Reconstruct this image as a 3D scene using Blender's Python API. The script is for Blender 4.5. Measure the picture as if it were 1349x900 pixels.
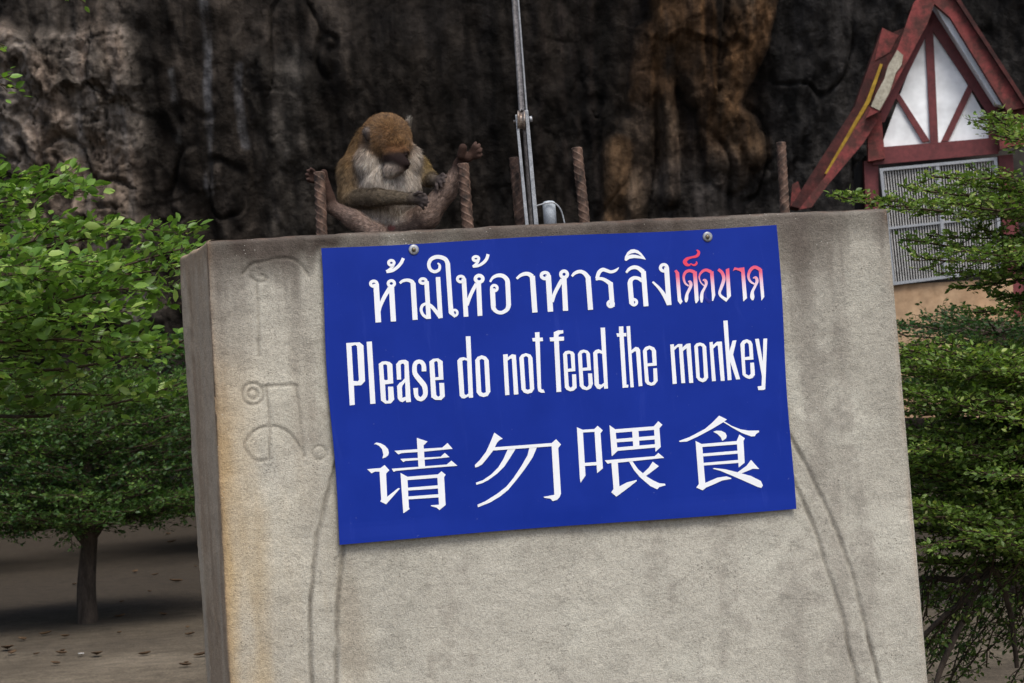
import bpy, math, random
import numpy as np
from mathutils import Vector, Matrix
from mathutils.geometry import tessellate_polygon

for o in list(bpy.data.objects):
    bpy.data.objects.remove(o)
scene = bpy.context.scene
COL = scene.collection
R = math.radians

# ---------------------------------------------------------------- camera
F = 2900.0                      # focal length in pixels of the 1349 px wide photograph
PITCH, ROLL = R(1.5), R(3.75)
EYE = np.array([0.0, 0.0, 1.6])
FW = np.array([0, math.cos(PITCH), math.sin(PITCH)])
_rt = np.array([1.0, 0, 0]); _up = np.cross(_rt, FW)
CX = math.cos(ROLL) * _rt - math.sin(ROLL) * _up
CY = math.sin(ROLL) * _rt + math.cos(ROLL) * _up
cam_d = bpy.data.cameras.new('camera'); cam = bpy.data.objects.new('camera', cam_d)
COL.objects.link(cam); scene.camera = cam
m = Matrix.Identity(4)
for i in range(3):
    m[i][0] = CX[i]; m[i][1] = CY[i]; m[i][2] = -FW[i]; m[i][3] = EYE[i]
cam.matrix_world = m
cam_d.sensor_width = 36; cam_d.lens = 36 * F / 1349
cam_d.clip_start = 0.1; cam_d.clip_end = 2000
cam_d.dof.use_dof = True; cam_d.dof.focus_distance = 5.85; cam_d.dof.aperture_fstop = 18

# ---------------------------------------------------------------- sky, sun, exposure
SUN_EL, SUN_ROT = R(56), R(155)          # high, behind the camera and to its right
w = bpy.data.worlds.new('World'); scene.world = w; w.use_nodes = True
nt = w.node_tree; nt.nodes.clear()
sky = nt.nodes.new('ShaderNodeTexSky'); sky.sky_type = 'NISHITA'; sky.sun_disc = False
sky.sun_elevation = SUN_EL; sky.sun_rotation = SUN_ROT
sky.air_density = 1.0; sky.dust_density = 3.5; sky.ozone_density = 1.0
bg = nt.nodes.new('ShaderNodeBackground'); bg.inputs[1].default_value = 0.14
out = nt.nodes.new('ShaderNodeOutputWorld')
nt.links.new(sky.outputs[0], bg.inputs[0]); nt.links.new(bg.outputs[0], out.inputs[0])
sd = bpy.data.lights.new('sun', 'SUN'); sd.energy = 2.0; sd.angle = R(22); sd.color = (1.0, 0.98, 0.91)
sun = bpy.data.objects.new('sun', sd); COL.objects.link(sun)
sdir = Vector((math.sin(SUN_ROT) * math.cos(SUN_EL), math.cos(SUN_ROT) * math.cos(SUN_EL), math.sin(SUN_EL)))
sun.rotation_euler = sdir.to_track_quat('Z', 'Y').to_euler()
scene.view_settings.view_transform = 'Standard'; scene.view_settings.look = 'None'
scene.view_settings.exposure = 0.38; scene.view_settings.gamma = 1.0
scene.view_settings.use_curve_mapping = False

# ---------------------------------------------------------------- helpers
def ray(px, py):
    return FW + CX * ((px - 674.5) / F) - CY * ((py - 450.0) / F)
def at(px, py, y):
    v = ray(px, py); return EYE + v * (y / v[1])
def plane_at(yaw, depth, x0=0.0):
    n = np.array([math.sin(yaw), -math.cos(yaw), 0.0]); return np.array([x0, depth, 0.0]), n
def onp(px, py, pl, off=0.0):
    o, n = pl; o = o + n * off; v = ray(px, py); return EYE + v * (n @ (o - EYE)) / (n @ v)
def aff(label=None):
    pass
def tag(o, label=None, cat=None, group=None, kind=None):
    if label: o['label'] = label
    if cat: o['category'] = cat
    if group: o['group'] = group
    if kind: o['kind'] = kind
    return o
def empty(name, loc, label=None, cat=None, group=None):
    o = bpy.data.objects.new(name, None); COL.objects.link(o); o.location = loc; o.empty_display_size = .1
    return tag(o, label, cat, group)
def link(name, me, mat, parent=None):
    o = bpy.data.objects.new(name, me); COL.objects.link(o)
    if mat: me.materials.append(mat)
    if parent is not None:
        o.parent = parent
        o.matrix_parent_inverse = Matrix.Translation(-Vector(parent.location))
    return o
def np_mesh(name, V, faces, cols=None, smooth=False, extra=None):
    """V (n,3); faces (m,k) int array or list of arrays"""
    me = bpy.data.meshes.new(name)
    V = np.asarray(V, np.float32)
    if not isinstance(faces, (list, tuple)): faces = [faces]
    faces = [np.asarray(f, np.int32) for f in faces if len(f)]
    me.vertices.add(len(V)); me.vertices.foreach_set('co', V.ravel())
    nl = sum(f.size for f in faces); nf = sum(len(f) for f in faces)
    me.loops.add(nl); me.loops.foreach_set('vertex_index', np.concatenate([f.ravel() for f in faces]))
    me.polygons.add(nf)
    tot = np.concatenate([np.full(len(f), f.shape[1], np.int32) for f in faces])
    st = np.concatenate([[0], np.cumsum(tot)[:-1]]).astype(np.int32)
    me.polygons.foreach_set('loop_start', st); me.polygons.foreach_set('loop_total', tot)
    me.polygons.foreach_set('use_smooth', np.full(nf, bool(smooth)))
    if cols is not None:
        a = me.color_attributes.new('Col', 'FLOAT_COLOR', 'POINT')
        c = np.ones((len(V), 4), np.float32); c[:, :3] = cols
        a.data.foreach_set('color', c.ravel())
    me.update(calc_edges=True); me.validate()
    return me

class MB:
    """collects shapes into one mesh"""
    def __init__(s): s.v = []; s.f = []; s.sm = []
    def add(s, V, Fc, smooth=False):
        b = len(s.v); s.v += [tuple(map(float, p)) for p in V]
        for f in Fc: s.f.append([b + i for i in f]); s.sm.append(smooth)
        return s
    def box8(s, P):
        return s.add(P, [(0,1,2,3),(7,6,5,4),(0,4,5,1),(1,5,6,2),(2,6,7,3),(3,7,4,0)])
    def prism(s, poly, d):
        """planar polygon of 3-D points extruded by the vector d, ngon caps (triangulated)"""
        poly = [np.array(p, float) for p in poly]; n = len(poly); d = np.array(d, float)
        tris = tessellate_polygon([[Vector(p) for p in poly]])
        V = poly + [p + d for p in poly]
        f = [tuple(t) for t in tris] + [tuple(n + i for i in reversed(t)) for t in tris]
        f += [(i, (i + 1) % n, n + (i + 1) % n, n + i) for i in range(n)]
        return s.add(V, f)
    def tube(s, P, rad, n=10, cap=True, smooth=True):
        P = [np.array(p, float) for p in P]
        rad = rad if hasattr(rad, '__len__') else [rad] * len(P)
        V = []; Fc = []; prev = None
        for i, p in enumerate(P):
            t = P[min(i + 1, len(P) - 1)] - P[max(i - 1, 0)]; t = t / (np.linalg.norm(t) + 1e-12)
            if prev is None:
                a = np.cross(t, [0, 0, 1.0]);
                if np.linalg.norm(a) < .05: a = np.cross(t, [1.0, 0, 0])
            else: a = prev - t * (prev @ t)
            a /= np.linalg.norm(a); prev = a; b = np.cross(t, a)
            for k in range(n):
                th = 2 * math.pi * k / n; V.append(p + rad[i] * (a * math.cos(th) + b * math.sin(th)))
        for i in range(len(P) - 1):
            for k in range(n):
                Fc.append((i*n+k, i*n+(k+1) % n, (i+1)*n+(k+1) % n, (i+1)*n+k))
        s.add(V, Fc, smooth)
        if cap:
            b = len(s.v) - len(V)
            s.f.append([b + k for k in range(n)][::-1]); s.sm.append(False)
            s.f.append([b + (len(P)-1)*n + k for k in range(n)]); s.sm.append(False)
        return s
    def build(s, name, mat, parent=None, bevel=0):
        me = bpy.data.meshes.new(name); me.from_pydata(s.v, [], s.f)
        me.polygons.foreach_set('use_smooth', s.sm); me.update()
        import bmesh
        b = bmesh.new(); b.from_mesh(me); bmesh.ops.recalc_face_normals(b, faces=b.faces)
        b.to_mesh(me); b.free()
        o = link(name, me, mat, parent)
        if bevel:
            md = o.modifiers.new('bevel', 'BEVEL'); md.width = bevel; md.segments = 2; md.limit_method = 'ANGLE'
        return o

# value noise in numpy (3-D), fBm
def _h(ix, iy, iz, seed):
    n = (ix.astype(np.int64) * 374761393 + iy.astype(np.int64) * 668265263 + iz.astype(np.int64) * 2147483647 + seed * 1274126177) & 0xffffffff
    n = ((n ^ (n >> 13)) * 1274126177) & 0xffffffff
    n = ((n ^ (n >> 16)) * 2246822519) & 0xffffffff
    return ((n ^ (n >> 15)) & 0xffff) / 65535.0
def vnoise(x, y, z, seed=0):
    x, y, z = np.broadcast_arrays(x, y, z)
    ix, iy, iz = np.floor(x), np.floor(y), np.floor(z)
    fx, fy, fz = x - ix, y - iy, z - iz
    fx, fy, fz = [f * f * f * (f * (f * 6 - 15) + 10) for f in (fx, fy, fz)]
    r = 0
    for dx in (0, 1):
        for dy in (0, 1):
            for dz in (0, 1):
                wgt = (fx if dx else 1 - fx) * (fy if dy else 1 - fy) * (fz if dz else 1 - fz)
                r = r + wgt * _h(ix + dx, iy + dy, iz + dz, seed)
    return r * 2 - 1
def fbm(x, y, z, oct=4, seed=0, gain=.5):
    r = 0; a = 1.0; s = 0
    for i in range(oct):
        r = r + a * vnoise(x * 2.03 ** i + 13.7 * i, y * 2.03 ** i + 5.1 * i, z * 2.03 ** i + 9.3 * i, seed + i); s += a; a *= gain
    return r / s
def worley(x, z, seed):
    """jittered cells: distances to the nearest two points, offset from the nearest, its random numbers"""
    ix, iz = np.floor(x), np.floor(z); f1 = np.full(x.shape, 9.); f2 = np.full(x.shape, 9.); ox = np.zeros(x.shape); oz = np.zeros(x.shape); ci = np.zeros(x.shape); cj = np.zeros(x.shape)
    for i in (-1, 0, 1):
        for j in (-1, 0, 1):
            a, b = ix + i, iz + j; dx = x - a - _h(a, b, a * 0, seed); dz = z - b - _h(a, b, a * 0, seed + 7); d = np.hypot(dx, dz)
            n = d < f1; f2 = np.where(n, f1, np.minimum(f2, d)); f1 = np.where(n, d, f1)
            ox = np.where(n, dx, ox); oz = np.where(n, dz, oz); ci = np.where(n, a, ci); cj = np.where(n, b, cj)
    return f1, f2, ox, oz, [_h(ci, cj, ci * 0, seed + k) - .5 for k in (11, 12, 13, 14)]
def sst(a, b, x):
    t = np.clip((x - a) / (b - a), 0, 1); return t * t * (3 - 2 * t)
def segdist(X, Y, P):
    """distance of 2-D points to a polyline"""
    d = np.full(X.shape, 1e9)
    for (x0, y0), (x1, y1) in zip(P[:-1], P[1:]):
        dx, dy = x1 - x0, y1 - y0; L = dx * dx + dy * dy + 1e-12
        t = np.clip(((X - x0) * dx + (Y - y0) * dy) / L, 0, 1)
        d = np.minimum(d, np.hypot(X - x0 - t * dx, Y - y0 - t * dy))
    return d
def smoothline(P, k=6):
    P = [np.array(p, float) for p in P]
    if len(P) < 3: return P
    Q = [2 * P[0] - P[1]] + P + [2 * P[-1] - P[-2]]; o = []
    for i in range(1, len(Q) - 2):
        a, b, c, d = Q[i-1], Q[i], Q[i+1], Q[i+2]
        for j in range(k):
            t = j / k
            o.append(.5 * (2*b + (c-a)*t + (2*a-5*b+4*c-d)*t*t + (3*b-a-3*c+d)*t**3))
    o.append(P[-1]); return o

# ---------------------------------------------------------------- materials
class NT:
    def __init__(s, name):
        s.m = bpy.data.materials.new(name); s.m.use_nodes = True; s.t = s.m.node_tree; s.t.nodes.clear()
        s.out = s.n('ShaderNodeOutputMaterial')
    def n(s, typ, **kw):
        nd = s.t.nodes.new(typ)
        for k, v in kw.items(): setattr(nd, k, v)
        return nd
    def l(s, a, b): s.t.links.new(a, b)
    def coords(s, scale=(1, 1, 1)):
        tc = s.n('ShaderNodeTexCoord'); mp = s.n('ShaderNodeMapping'); mp.inputs['Scale'].default_value = scale
        s.l(tc.outputs['Object'], mp.inputs[0]); return mp.outputs[0]
    def noise(s, scale, detail=4, rough=.55, vec=None, dist=0):
        nd = s.n('ShaderNodeTexNoise'); nd.inputs['Scale'].default_value = scale; nd.inputs['Detail'].default_value = detail
        nd.inputs['Roughness'].default_value = rough; nd.inputs['Distortion'].default_value = dist
        s.l(vec if vec is not None else s.coords(), nd.inputs['Vector']); return nd.outputs[0]
    def ramp(s, fac, stops):
        r = s.n('ShaderNodeValToRGB'); e = r.color_ramp.elements
        while len(e) < len(stops): e.new(.5)
        for i, (p, c) in enumerate(stops):
            e[i].position = p; e[i].color = (c, c, c, 1) if not hasattr(c, '__len__') else (*c, 1)
        s.l(fac, r.inputs[0]); return r.outputs[0]
    def mix(s, a, b, fac, mode='MIX'):
        mx = s.n('ShaderNodeMix', data_type='RGBA', blend_type=mode)
        for val, idx in ((a, 6), (b, 7)):
            if hasattr(val, 'is_output'): s.l(val, mx.inputs[idx])
            else: mx.inputs[idx].default_value = (*val, 1)
        if hasattr(fac, 'is_output'): s.l(fac, mx.inputs[0])
        else: mx.inputs[0].default_value = fac
        return mx.outputs[2]
    def bump(s, h, strength, dist, normal=None):
        b = s.n('ShaderNodeBump'); b.inputs['Strength'].default_value = strength; b.inputs['Distance'].default_value = dist
        s.l(h, b.inputs['Height'])
        if normal: s.l(normal, b.inputs['Normal'])
        return b.outputs[0]
    def principled(s, color, rough=.8, metal=0, normal=None, spec=.5, coat=0):
        p = s.n('ShaderNodeBsdfPrincipled')
        if hasattr(color, 'is_output'): s.l(color, p.inputs['Base Color'])
        else: p.inputs['Base Color'].default_value = (*color, 1)
        if hasattr(rough, 'is_output'): s.l(rough, p.inputs['Roughness'])
        else: p.inputs['Roughness'].default_value = rough
        if hasattr(metal, 'is_output'): s.l(metal, p.inputs['Metallic'])
        else: p.inputs['Metallic'].default_value = metal
        p.inputs['Specular IOR Level'].default_value = spec
        p.inputs['Coat Weight'].default_value = coat
        if normal: s.l(normal, p.inputs['Normal'])
        s.l(p.outputs[0], s.out.inputs[0]); return p
    def attr(s, name='Col'):
        a = s.n('ShaderNodeAttribute'); a.attribute_name = name; return a.outputs['Color']

def mat_concrete():
    k = NT('concrete'); c = k.attr()
    n1 = k.noise(120, 4, .7); n2 = k.noise(330, 2, .6); n3 = k.noise(10, 6, .68)
    f = k.mix(k.ramp(n1, [(.3, .62), (.5, 1.0), (.72, 1.28)]), k.ramp(n2, [(.3, .55), (.5, 1.0), (.7, 1.4)]), .5)
    c2 = k.mix(c, f, 1.0, 'MULTIPLY')
    c3 = k.mix(c2, k.ramp(n3, [(.3, .88), (.5, 1.0), (.7, 1.08)]), 1.0, 'MULTIPLY')
    vc = k.n('ShaderNodeTexVoronoi', feature='DISTANCE_TO_EDGE'); vc.inputs['Scale'].default_value = 7; dn = k.n('ShaderNodeTexNoise'); dn.inputs['Scale'].default_value = 9; dn.inputs['Detail'].default_value = 5
    ad = k.n('ShaderNodeVectorMath', operation='ADD'); sc = k.n('ShaderNodeVectorMath', operation='SCALE'); sc.inputs[3].default_value = .35; k.l(k.coords(), dn.inputs['Vector']); k.l(dn.outputs['Color'], sc.inputs[0]); k.l(sc.outputs[0], ad.inputs[0]); k.l(k.coords(), ad.inputs[1]); k.l(ad.outputs[0], vc.inputs['Vector'])
    crk = k.mix(k.ramp(vc.outputs[0], [(.0, .55), (.012, 1.0)]), (1, 1, 1), k.ramp(k.noise(4, 3, .6), [(.48, 1.0), (.60, .25)])); c3 = k.mix(c3, crk, 1.0, 'MULTIPLY')
    v = k.n('ShaderNodeTexVoronoi'); v.inputs['Scale'].default_value = 85; k.l(k.coords((1, 1, 1)), v.inputs['Vector'])
    speck = k.ramp(v.outputs['Distance'], [(.06, 1.0), (.14, 0.0)])
    n4 = k.noise(9, 3, .6)
    sp = k.mix((0, 0, 0), speck, k.ramp(n4, [(.5, 0.0), (.62, .8)]))
    c4 = k.mix(c3, (.55, .53, .48), sp)
    v2 = k.n('ShaderNodeTexVoronoi'); v2.inputs['Scale'].default_value = 120; k.l(k.coords(), v2.inputs['Vector'])
    c4 = k.mix(c4, (.085, .075, .062), k.mix((0, 0, 0), k.ramp(v2.outputs['Distance'], [(.16, 1.0), (.26, 0.0)]), k.ramp(k.noise(16, 4, .65), [(.52, 0.0), (.66, .8)])))
    b = k.bump(n2, .6, .003); b = k.bump(n1, .55, .005, b)
    k.principled(c4, .93, 0, b, .25); return k.m
def mat_vcol_rock():
    k = NT('cliff_rock'); c = k.attr()
    n1 = k.noise(3.0, 6, .68); n2 = k.noise(11, 5, .65); n3 = k.noise(1.2, 5, .6, k.coords((3.0, 1, .35)), .6)
    f = k.mix(k.ramp(n1, [(.28, .25), (.5, 1.0), (.72, 1.75)]), k.ramp(n2, [(.3, .5), (.5, 1.), (.7, 1.6)]), .45)
    c2 = k.mix(c, f, 1.0, 'MULTIPLY')
    c3 = k.mix(c2, k.ramp(n3, [(.32, .45), (.5, 1.0), (.7, 1.35)]), 1.0, 'MULTIPLY')
    b = k.bump(n2, .6, .05); b = k.bump(n1, .7, .15, b)
    k.principled(c3, .9, 0, b, .15); return k.m
def mat_ground():
    k = NT('packed_earth')
    n1 = k.noise(.55, 6, .6); n2 = k.noise(7, 6, .7); n3 = k.noise(60, 3, .6)
    c = k.ramp(n1, [(.3, (.072, .058, .042)), (.5, (.115, .094, .068)), (.68, (.165, .136, .10))])
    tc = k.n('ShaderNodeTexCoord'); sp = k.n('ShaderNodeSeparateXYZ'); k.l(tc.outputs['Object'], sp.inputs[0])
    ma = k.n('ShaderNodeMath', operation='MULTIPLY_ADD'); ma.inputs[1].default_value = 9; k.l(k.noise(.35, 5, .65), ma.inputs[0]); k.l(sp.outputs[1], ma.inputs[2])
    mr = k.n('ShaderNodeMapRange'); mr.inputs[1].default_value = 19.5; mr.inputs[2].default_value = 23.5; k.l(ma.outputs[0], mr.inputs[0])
    c = k.mix(c, (.042, .033, .024), mr.outputs[0])       # shade of the far ground put into a darker earth colour
    c = k.mix(c, k.ramp(n2, [(.3, .65), (.5, 1.0), (.7, 1.25)]), 1.0, 'MULTIPLY')
    c = k.mix(c, k.ramp(n3, [(.3, .6), (.5, 1.0), (.7, 1.35)]), 1.0, 'MULTIPLY')
    b = k.bump(n2, .5, .05); b = k.bump(n3, .5, .01, b)
    k.principled(c, .95, 0, b, .2); return k.m
def mat_leaf(name, gloss=.5, trans=.3):
    k = NT(name); c = k.attr()
    p = k.principled(c, gloss, 0, None, .4)
    t = k.n('ShaderNodeBsdfTranslucent'); k.l(k.mix(c, (1.25, 1.35, .7), 1.0, 'MULTIPLY'), t.inputs[0])
    mx = k.n('ShaderNodeMixShader'); mx.inputs[0].default_value = trans
    k.l(p.outputs[0], mx.inputs[1]); k.l(t.outputs[0], mx.inputs[2]); k.l(mx.outputs[0], k.out.inputs[0]); return k.m
def mat_noisy(name, ca, cb, scale, rough=.8, metal=0, bstr=.4, bdist=.004, spec=.4, lo=.35, hi=.65, vscale=(1, 1, 1)):
    k = NT(name); n1 = k.noise(scale, 5, .65, k.coords(vscale)); n2 = k.noise(scale * 5, 3, .6, k.coords(vscale))
    c = k.ramp(n1, [(lo, ca), (hi, cb)]); c = k.mix(c, k.ramp(n2, [(.3, .75), (.7, 1.2)]), 1.0, 'MULTIPLY')
    k.principled(c, rough, metal, k.bump(n1, bstr, bdist), spec); return k.m
def mat_plain(name, col, rough, *a):
    k = NT(name); n1 = k.noise(9, 3, .6)
    k.principled(k.mix(col, k.ramp(n1, [(.3, .95), (.7, 1.03)]), 1.0, 'MULTIPLY'), rough, 0, None, .4); return k.m
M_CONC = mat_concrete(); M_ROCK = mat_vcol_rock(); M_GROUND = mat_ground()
M_BARK = mat_noisy('bark', (.030, .023, .018), (.075, .057, .044), 18, .9, 0, .8, .02, .2, vscale=(1, 1, .3))
M_TWIG = mat_noisy('twig_bark', (.030, .021, .014), (.065, .045, .028), 30, .85, 0, .4, .004, .2)
M_LEAF_BIG = mat_leaf('glossy_leaf', .36, .38); M_LEAF = mat_leaf('leaf', .48, .38)
M_RUST = mat_noisy('rusty_steel', (.045, .024, .017), (.15, .085, .058), 70, .72, .25, .6, .002, .5)
M_GALV = mat_noisy('galvanised_steel', (.22, .23, .25), (.38, .395, .42), 60, .45, .4, .2, .001, .5)
M_PULLEY = mat_noisy('worn_steel', (.10, .065, .045), (.36, .31, .27), 80, .45, .7, .3, .001, .5)
M_ROPE = mat_noisy('wire_rope', (.05, .045, .045), (.17, .16, .16), 90, .55, .5, .3, .001, .5)
M_DKROPE = mat_noisy('dark_wire_rope', (.05, .045, .045), (.13, .12, .12), 90, .6, .4, .3, .001, .5)
M_PIPE = mat_noisy('grey_paint', (.36, .40, .45), (.47, .51, .56), 50, .5, 0, .2, .001, .4)
def mat_sign():
    k = NT('blue_sign_paint'); n1 = k.noise(6, 4, .6); n2 = k.noise(120, 2, .5); n3 = k.noise(2.2, 5, .7, k.coords((8, 1, 1.2)), .8)
    c = k.ramp(n1, [(.3, (.0032, .020, .225)), (.7, (.0045, .0245, .262))])
    c = k.mix(c, (.05, .085, .42), k.ramp(n3, [(.6, 0.0), (.8, .22)]))
    c = k.mix(c, (.16, .19, .42), k.ramp(n2, [(.74, 0.0), (.8, .35)]))
    k.principled(c, k.ramp(n1, [(.3, .36), (.7, .46)]), 0, k.bump(n1, .03, .01), .16); return k.m
M_SIGN = mat_sign()
M_WHITE = mat_plain('white_lettering', (.76, .78, .82), .5, 0, .05, .001, .4)
def mat_redgrad(z0, z1):
    k = NT('red_to_white_lettering'); tc = k.n('ShaderNodeTexCoord'); sp = k.n('ShaderNodeSeparateXYZ'); k.l(tc.outputs['Object'], sp.inputs[0])
    mr = k.n('ShaderNodeMapRange'); mr.inputs[1].default_value = z0; mr.inputs[2].default_value = z1; k.l(sp.outputs[2], mr.inputs[0])
    c = k.ramp(mr.outputs[0], [(.08, (.78, .78, .82)), (.38, (.75, .55, .66)), (.66, (.72, .13, .22)), (.95, (.70, .045, .10))])
    k.principled(c, .45, 0, None, .4); return k.m
# ================================================================ SETTING
def graded(lo, a, b, hi, fine, n):
    t = np.linspace(0, 1, n + 1)[1:] ** 2
    L = a - (a - lo) * t; H = b + (hi - b) * t
    return np.concatenate([L[::-1], np.arange(a, b, fine), [b], H])
def grid_faces(nx, ny):
    i = np.arange(nx * ny).reshape(ny, nx)
    return np.stack([i[:-1, :-1], i[:-1, 1:], i[1:, 1:], i[1:, :-1]], -1).reshape(-1, 4)

# ground: one sheet to the horizon
gx = graded(-600, -12, 12, 600, .25, 22); gy = graded(-600, 8, 42, 600, .25, 22)
X, Y = np.meshgrid(gx, gy)
Z = .05 * fbm(X * .25, Y * .25, 0 * X, 4, 3) + .012 * fbm(X * 1.6, Y * 1.6, 0 * X, 3, 9)
Z *= sst(7, 10, Y)
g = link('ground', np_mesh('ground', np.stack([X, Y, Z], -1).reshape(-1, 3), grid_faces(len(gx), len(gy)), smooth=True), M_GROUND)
tag(g, 'bare packed brown earth below the cliff', 'ground', kind='structure')

# cliff
CLY = 40.0
cx = graded(-70, -10.5, 11, 70, .034, 40); cz = graded(-1, -.5, 10.2, 34, .034, 45)
X, Z = np.meshgrid(cx, cz)
wx = X + .5 * fbm(X * .5, Z * .3, 0 * X, 3, 21); wz = Z + .5 * fbm(X * .5, Z * .5, 0 * X + 4, 3, 22)
disp = 1.5 * fbm(X * .13, Z * .07, 0 * X, 3, 31) + +   .30 * fbm(wx * .55, wz * .13, 0 * X, 4, 32) + .26 * fbm(wx * 1.7, wz * .6, 0 * X, 4, 33) \
     + .13 * fbm(X * 4.5, Z * 2.3, 0 * X, 3, 34)
rid = 1 - np.abs(fbm(wx * .7, wz * .5, 0 * X, 3, 35)) * 2.2                  # cracks
crack = sst(.90, 1.0, rid) * sst(.05, .35, fbm(X * .35, Z * .35, 0 * X, 3, 36)); disp -= .16 * crack
# pixel position of every rock vertex in the photograph's frame, to lay the stains out
D = np.stack([X, np.full_like(X, CLY), Z - 1.6], -1)
dp = D @ FW; PX = 674.5 + F * (D @ CX) / dp; PY = 450 - F * (D @ CY) / dp
nz = fbm(X * .9, Z * .55, 0 * X, 4, 41); nf = fbm(X * 2.6, Z * 1.2, 0 * X, 4, 42); nv = fbm(X * 2.2, Z * .12, 0 * X, 4, 43); nv2 = fbm(X * 5.5, Z * .25, 0 * X, 3, 44)
PXw = PX + 16 * nz + 7 * nf; PYw = PY + 24 * nz + 8 * nf
def box(x0, x1, y0, y1, s=14):
    return sst(x0 - s, x0 + s, PXw) * (1 - sst(x1 - s, x1 + s, PXw)) * sst(y0 - s, y0 + s, PYw) * (1 - sst(y1 - s, y1 + s, PYw))
def streak(P, wd):
    P = smoothline(P); d = segdist(PX + 5 * nf + 5 * nz, PY, P); return 1 - sst(wd * .35, wd, d)
# blocky pale buttress on the left, stepped ledges
A = np.clip(box(20, 205, 70, 420) + .7 * box(60, 200, -30, 80, 20) * .4, 0, 1)
hh = wz * .85 + .35 * wx + .9 * nz + .35 * nf; bl = np.floor(hh); lf = hh - bl
disp += A * (.55 + .26 * (_h(bl, np.floor(wx * .7 + bl * .37 + .5 * nf), bl * 0, 5) - .5) - .12 * lf + .24 * fbm(X * 1.9, Z * 2.2, 0 * X, 5, 46, .65))
ffw = np.clip(.30 + .75 * A + .35 * nz, .12, 1.1); wk = np.zeros_like(X); wt = np.zeros_like(X)
for sc_x, sc_z, amp, tilt, sd_ in ((.62, .5, .34, .55, 201), (1.5, 1.1, .13, .45, 231), (3.6, 2.9, .05, .4, 261)):
    f1, f2, ox, oz, rr = worley(wx * sc_x + .25 * nf, wz * sc_z + .25 * nz, sd_)
    disp += ffw * amp * (rr[0] + tilt * 2 * (rr[1] * ox + rr[2] * oz)); wk = np.maximum(wk, np.clip(1 - (f2 - f1) / (.05 + .02 * sc_x), 0, 1) * ffw * (1 if sc_x < 3 else .6)); wt = wt + rr[3] * amp ** .3
disp -= .05 * wk
B = box(345, 420, 95, 420, 16) * .8
disp += B * .3
# flowstone ribs on the right
ribs = [([(900, -30), (905, 60), (925, 120)], 34), ([(985, -30), (978, 60), (950, 130), (960, 220)], 34), ([(850, 60), (842, 180), (828, 300)], 22),
        ([(862, -30), (866, 60), (880, 180), (885, 260)], 16), ([(815, 180), (806, 320)], 22), ([(940, 130), (985, 200)], 30), ([(930, -30), (934, 130)], 14)]
RB = np.zeros_like(X)
for P, wd in ribs:
    d = segdist(PX + 8 * nf + 7 * nz, PY, smoothline(P)); RB = np.maximum(RB, np.clip(1 - (d / wd) ** 2, 0, 1) ** .5)
disp += .38 * RB * (1 + .8 * nf) + .10 * box(800, 1010, -60, 330, 20) * fbm(wx * 2.2, wz * .8, 0 * X, 4, 47)
cr0 = np.maximum(1 - np.abs(fbm(wx * .8, wz * 1.1, 0 * X, 4, 61)) / .028, 1 - np.abs(fbm(wx * 1.7 + 5, wz * .9, 0 * X, 3, 62)) / .022); disp -= .07 * np.clip(cr0, 0, 1) * np.clip(.25 + A + .8 * nz, 0, 1)
over = 9.5 * sst(8.8, 24, Z) + 1.2 * sst(4, 9, Z)
Yc = CLY - disp - over
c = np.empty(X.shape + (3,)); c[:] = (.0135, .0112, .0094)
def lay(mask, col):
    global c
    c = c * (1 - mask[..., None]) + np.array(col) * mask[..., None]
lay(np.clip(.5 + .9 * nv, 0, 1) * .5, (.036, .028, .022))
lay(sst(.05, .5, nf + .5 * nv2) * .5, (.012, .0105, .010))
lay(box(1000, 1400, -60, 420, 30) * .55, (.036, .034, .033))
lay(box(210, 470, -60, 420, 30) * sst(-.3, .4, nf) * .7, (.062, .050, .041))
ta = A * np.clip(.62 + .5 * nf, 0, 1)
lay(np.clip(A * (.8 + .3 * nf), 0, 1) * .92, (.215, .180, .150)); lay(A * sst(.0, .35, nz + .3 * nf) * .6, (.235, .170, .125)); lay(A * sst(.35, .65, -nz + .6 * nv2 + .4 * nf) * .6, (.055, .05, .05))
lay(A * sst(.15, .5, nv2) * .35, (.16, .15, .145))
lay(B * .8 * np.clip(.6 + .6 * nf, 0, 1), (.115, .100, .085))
lay(streak([(246, 115), (248, 160), (250, 195)], 8) * .95 * sst(-.6, .3, nf + nv2), (.20, .20, .205))
lay(streak([(284, -20), (288, 60), (292, 120), (286, 190), (284, 260)], 8) * .75 * sst(-.5, .35, nf + .8 * nv2), (.17, .17, .18))
lay(streak([(330, 105), (328, 150), (332, 200)], 8) * .5 * sst(-.3, .35, nf - nv2), (.14, .14, .15))
lay(streak([(392, 90), (385, 200)], 22) * .35, (.10, .09, .08))
warm = np.clip(RB * 1.2, 0, 1) * np.clip(.75 + .6 * nf, 0, 1)
lay(np.clip(.9 * box(815, 1000, -60, 235, 20), 0, 1) * np.clip(.4 + .6 * nf, 0, 1), (.052, .034, .022))
lay(warm * .8 * np.clip(.6 + 1.1 * nv2 + .5 * nf, 0, 1), (.15, .102, .066))
lay(warm * sst(.05, .4, nz + .4 * nv2) * (1 - sst(120, 260, PY)) * .75, (.21, .105, .042))
lay(streak([(960, 150), (985, 200)], 38) * .5 * sst(-.3, .3, nf), (.125, .072, .035))
lay(streak([(812, 200), (806, 290)], 22) * .6, (.15, .088, .045))
lay(box(850, 1000, 215, 420, 20) * .5, (.045, .040, .037))
lay(sst(.1, .5, nv2 + .4 * nf) * box(820, 1000, -60, 300, 20) * .65, (.015, .012, .011))
for x0, x1 in ((738, 750), (755, 772), (775, 790), (712, 705)):
    lay(streak([(x0, -20), (x0 + 4, 120), (x1, 300)], 5) * .5, (.032, .024, .02))
lay(crack * .5, (.008, .007, .0065))
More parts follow.
